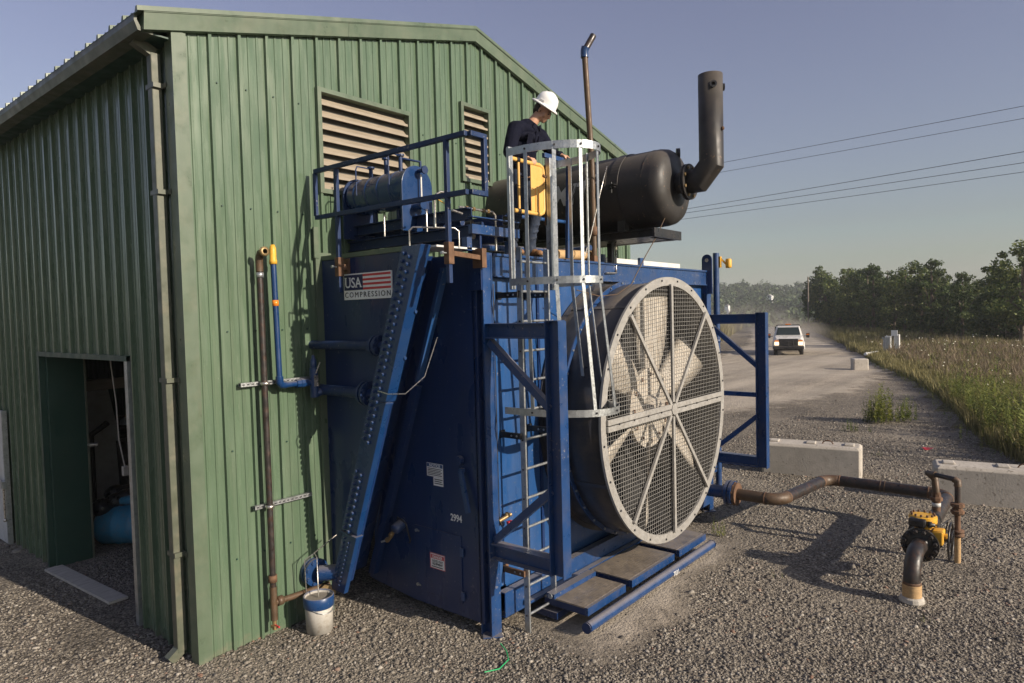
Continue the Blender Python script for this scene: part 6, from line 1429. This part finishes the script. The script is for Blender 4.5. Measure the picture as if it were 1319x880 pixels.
# leafy upright weeds (stems with whorls of narrow leaves)
def weed_arrays(pts, hts, seed, nl=46, leaf=.075):
    R = np.random.default_rng(seed); n = len(pts); nl_ = nl
    P = np.repeat(pts,nl_,0); H_ = np.repeat(hts,nl_); t_ = np.tile(np.linspace(.08,1,nl_),n)
    la = np.repeat(R.uniform(0,2*pi,n),nl_); ll = np.repeat(R.uniform(.02,.22,n),nl_)*H_*t_**1.5
    S = P+np.stack([np.cos(la)*ll,np.sin(la)*ll,H_*t_],1)
    a = R.uniform(0,2*pi,len(S)); L = leaf*R.uniform(.7,1.3,len(S))*(1.25-.8*t_)*np.repeat(hts/.9,nl_); up = R.uniform(.1,.9,len(S))
    D = np.stack([np.cos(a)*L,np.sin(a)*L,L*up],1); Wv = np.stack([-np.sin(a),np.cos(a),np.zeros(len(S))],1)*(L*.20)[:,None]
    V = np.stack([S,S+D*.5+Wv,S+D,S+D*.5-Wv],1).reshape(-1,3); F = np.arange(len(V)).reshape(-1,4); return V,F
R_ = np.random.default_rng(31); n = 1500
x = 12.2+13*R_.random(n)**1.2; e = np.interp(x,EX,EY); y = e-.1-R_.random(n)**1.3*np.interp(x,[11,17,25],[3.6,3.4,1.6]); cl = .55+.45*np.sin(x*2.1+y*1.3)*np.sin(y*2.6-x*.8); hts = R_.uniform(.4,1.0,n)*(.65+.7*cl)*np.interp(x,[12,18,25],[1.1,1,.7])
hts *= 1+.5*(R_.random(n) < .14); keep = (cl > .38) | (R_.random(n) < .35); x, y, hts = x[keep], y[keep], hts[keep]
V,F = weed_arrays(np.stack([x,y,ground_z(x,y)],1), hts, 32, 60, .085)
np_mesh('weed_thicket', V, F, M['weed'], kind='stuff')
n = 900; x = 16+34*R_.random(n)**1.2; e = np.interp(x,EX,EY); y = e-1.2-R_.random(n)*9; ok = (np.sin(x*.9+y*.7)*np.sin(y*1.3-x*.4) > .05); x, y = x[ok], y[ok]
V,F = weed_arrays(np.stack([x,y,ground_z(x,y)],1), R_.uniform(.45,1.0,len(x)), 36, 34, .14)
np_mesh('scattered_field_weeds', V, F, M['weed'], kind='stuff')
n = 500; x = 14+26*R_.random(n); e = np.interp(x,EX,EY); y = e+R_.random(n)**2*.7-.2; V,F = weed_arrays(np.stack([x,y,ground_z(x,y)],1), R_.uniform(.12,.4,n), 33, 26, .12)
np_mesh('edge_weeds', V, F, M['weed'], kind='stuff')
def shrub(x, y, h, rad_, n, seed, label, name='weed_clump'):
    R2 = np.random.default_rng(seed); a = R2.uniform(0,2*pi,n); r = R2.random(n)**.6*rad_; px_ = np.stack([x+np.cos(a)*r,y+np.sin(a)*r,np.zeros(n)],1)
    V,F = weed_arrays(px_, h*(1-.4*r/rad_)*R2.uniform(.6,1.1,n), seed+1, 54, .10)
    o = np_mesh(name, V, F, M['weed']); o['label'] = label; o['category'] = 'weed'; return o
shrub(18.1,-2.35,1.2,.46,60,51,'largest leafy green weed clump standing alone on the gravel before the weedy edge')
shrub(18.7,-2.85,.9,.34,28,52,'second green weed clump just behind the largest one on the gravel')
shrub(16.2,-2.0,.42,.20,16,53,'small sprig of weed in front of the large weed clump')
shrub(16.4,-2.45,.30,.10,5,54,'tiny upright weed right of the small sprig on the gravel')
shrub(6.35,-2.55,.34,.14,8,55,'small green weed growing by the right end of the blue service platform')
shrub(13.4,-3.2,.16,.14,6,56,'low faint weed on the gravel behind the first long concrete block')
shrub(5.35,-3.72,.10,.12,6,57,'flat little weed on the gravel left of the wrapped standpipe')
shrub(5.0,-5.35,.08,.08,5,58,'tiny weed on the gravel in front of the wrapped standpipe')
# red scrap
MB().add([(14.6,-4.02,.02),(14.75,-4.1,.05),(14.8,-3.9,.03),(14.62,-3.85,.06),(14.55,-3.95,.02)], [(0,1,2,3),(0,3,4)]).build('red_scrap', M['red'], None, label='crumpled scrap of red plastic on the gravel behind the blocks', cat='litter')

# ================================================================== DUST AND HAZE
def dust(loc, sc, dens, seed):
    b = MB().sphere((0,0,0), 1, 24, 16); m = bpy.data.materials.new('road_dust'); m.use_nodes = True; nt = m.node_tree; nt.nodes.clear()
    out = nt.nodes.new('ShaderNodeOutputMaterial'); pv = nt.nodes.new('ShaderNodeVolumePrincipled'); pv.inputs['Color'].default_value = (.92,.84,.74,1)
    tc = nt.nodes.new('ShaderNodeTexCoord'); ln = nt.nodes.new('ShaderNodeVectorMath'); ln.operation = 'LENGTH'; nt.links.new(tc.outputs['Object'], ln.inputs[0])
    no = N(nt,'ShaderNodeTexNoise', Scale=1.7, Detail=3.0); nt.links.new(tc.outputs['Object'], no.inputs['Vector'])
    s = N(nt,'ShaderNodeMath', operation='SUBTRACT'); s.inputs[0].default_value = 1.0; nt.links.new(ln.outputs['Value'], s.inputs[1])
    m1 = N(nt,'ShaderNodeMath', operation='MULTIPLY'); nt.links.new(s.outputs[0], m1.inputs[0]); nt.links.new(ramp(nt, no.outputs[0], [(.3,0.15),(.7,1.0)]), m1.inputs[1])
    m2 = N(nt,'ShaderNodeMath', operation='MULTIPLY'); nt.links.new(m1.outputs[0], m2.inputs[0]); m2.inputs[1].default_value = dens; m2.use_clamp = False
    m3 = N(nt,'ShaderNodeMath', operation='MAXIMUM'); nt.links.new(m2.outputs[0], m3.inputs[0]); m3.inputs[1].default_value = 0
    nt.links.new(m3.outputs[0], pv.inputs['Density']); nt.links.new(pv.outputs[0], out.inputs['Volume'])
    o = b.build('dust_cloud', m, kind='stuff'); o.location = loc; o.scale = sc; o.rotation_euler = (0,0,rad(18)); return o
dust((56,12.0,1.0), (13,3.6,1.7), .13, 1)
dust((75,23,1.8), (24,7,2.6), .025, 2)
HZ = MB().box(-90,925,-520,920,-20,42).build('haze', None, kind='stuff')
m = bpy.data.materials.new('thin_air_haze'); m.use_nodes = True; nt = m.node_tree; nt.nodes.clear()
out = nt.nodes.new('ShaderNodeOutputMaterial'); pv = nt.nodes.new('ShaderNodeVolumePrincipled'); pv.inputs['Color'].default_value = (.92,.95,.99,1)
pv.inputs['Density'].default_value = .0005; pv.inputs['Anisotropy'].default_value = .0
nt.links.new(pv.outputs[0], out.inputs['Volume']); HZ.data.materials.append(m)
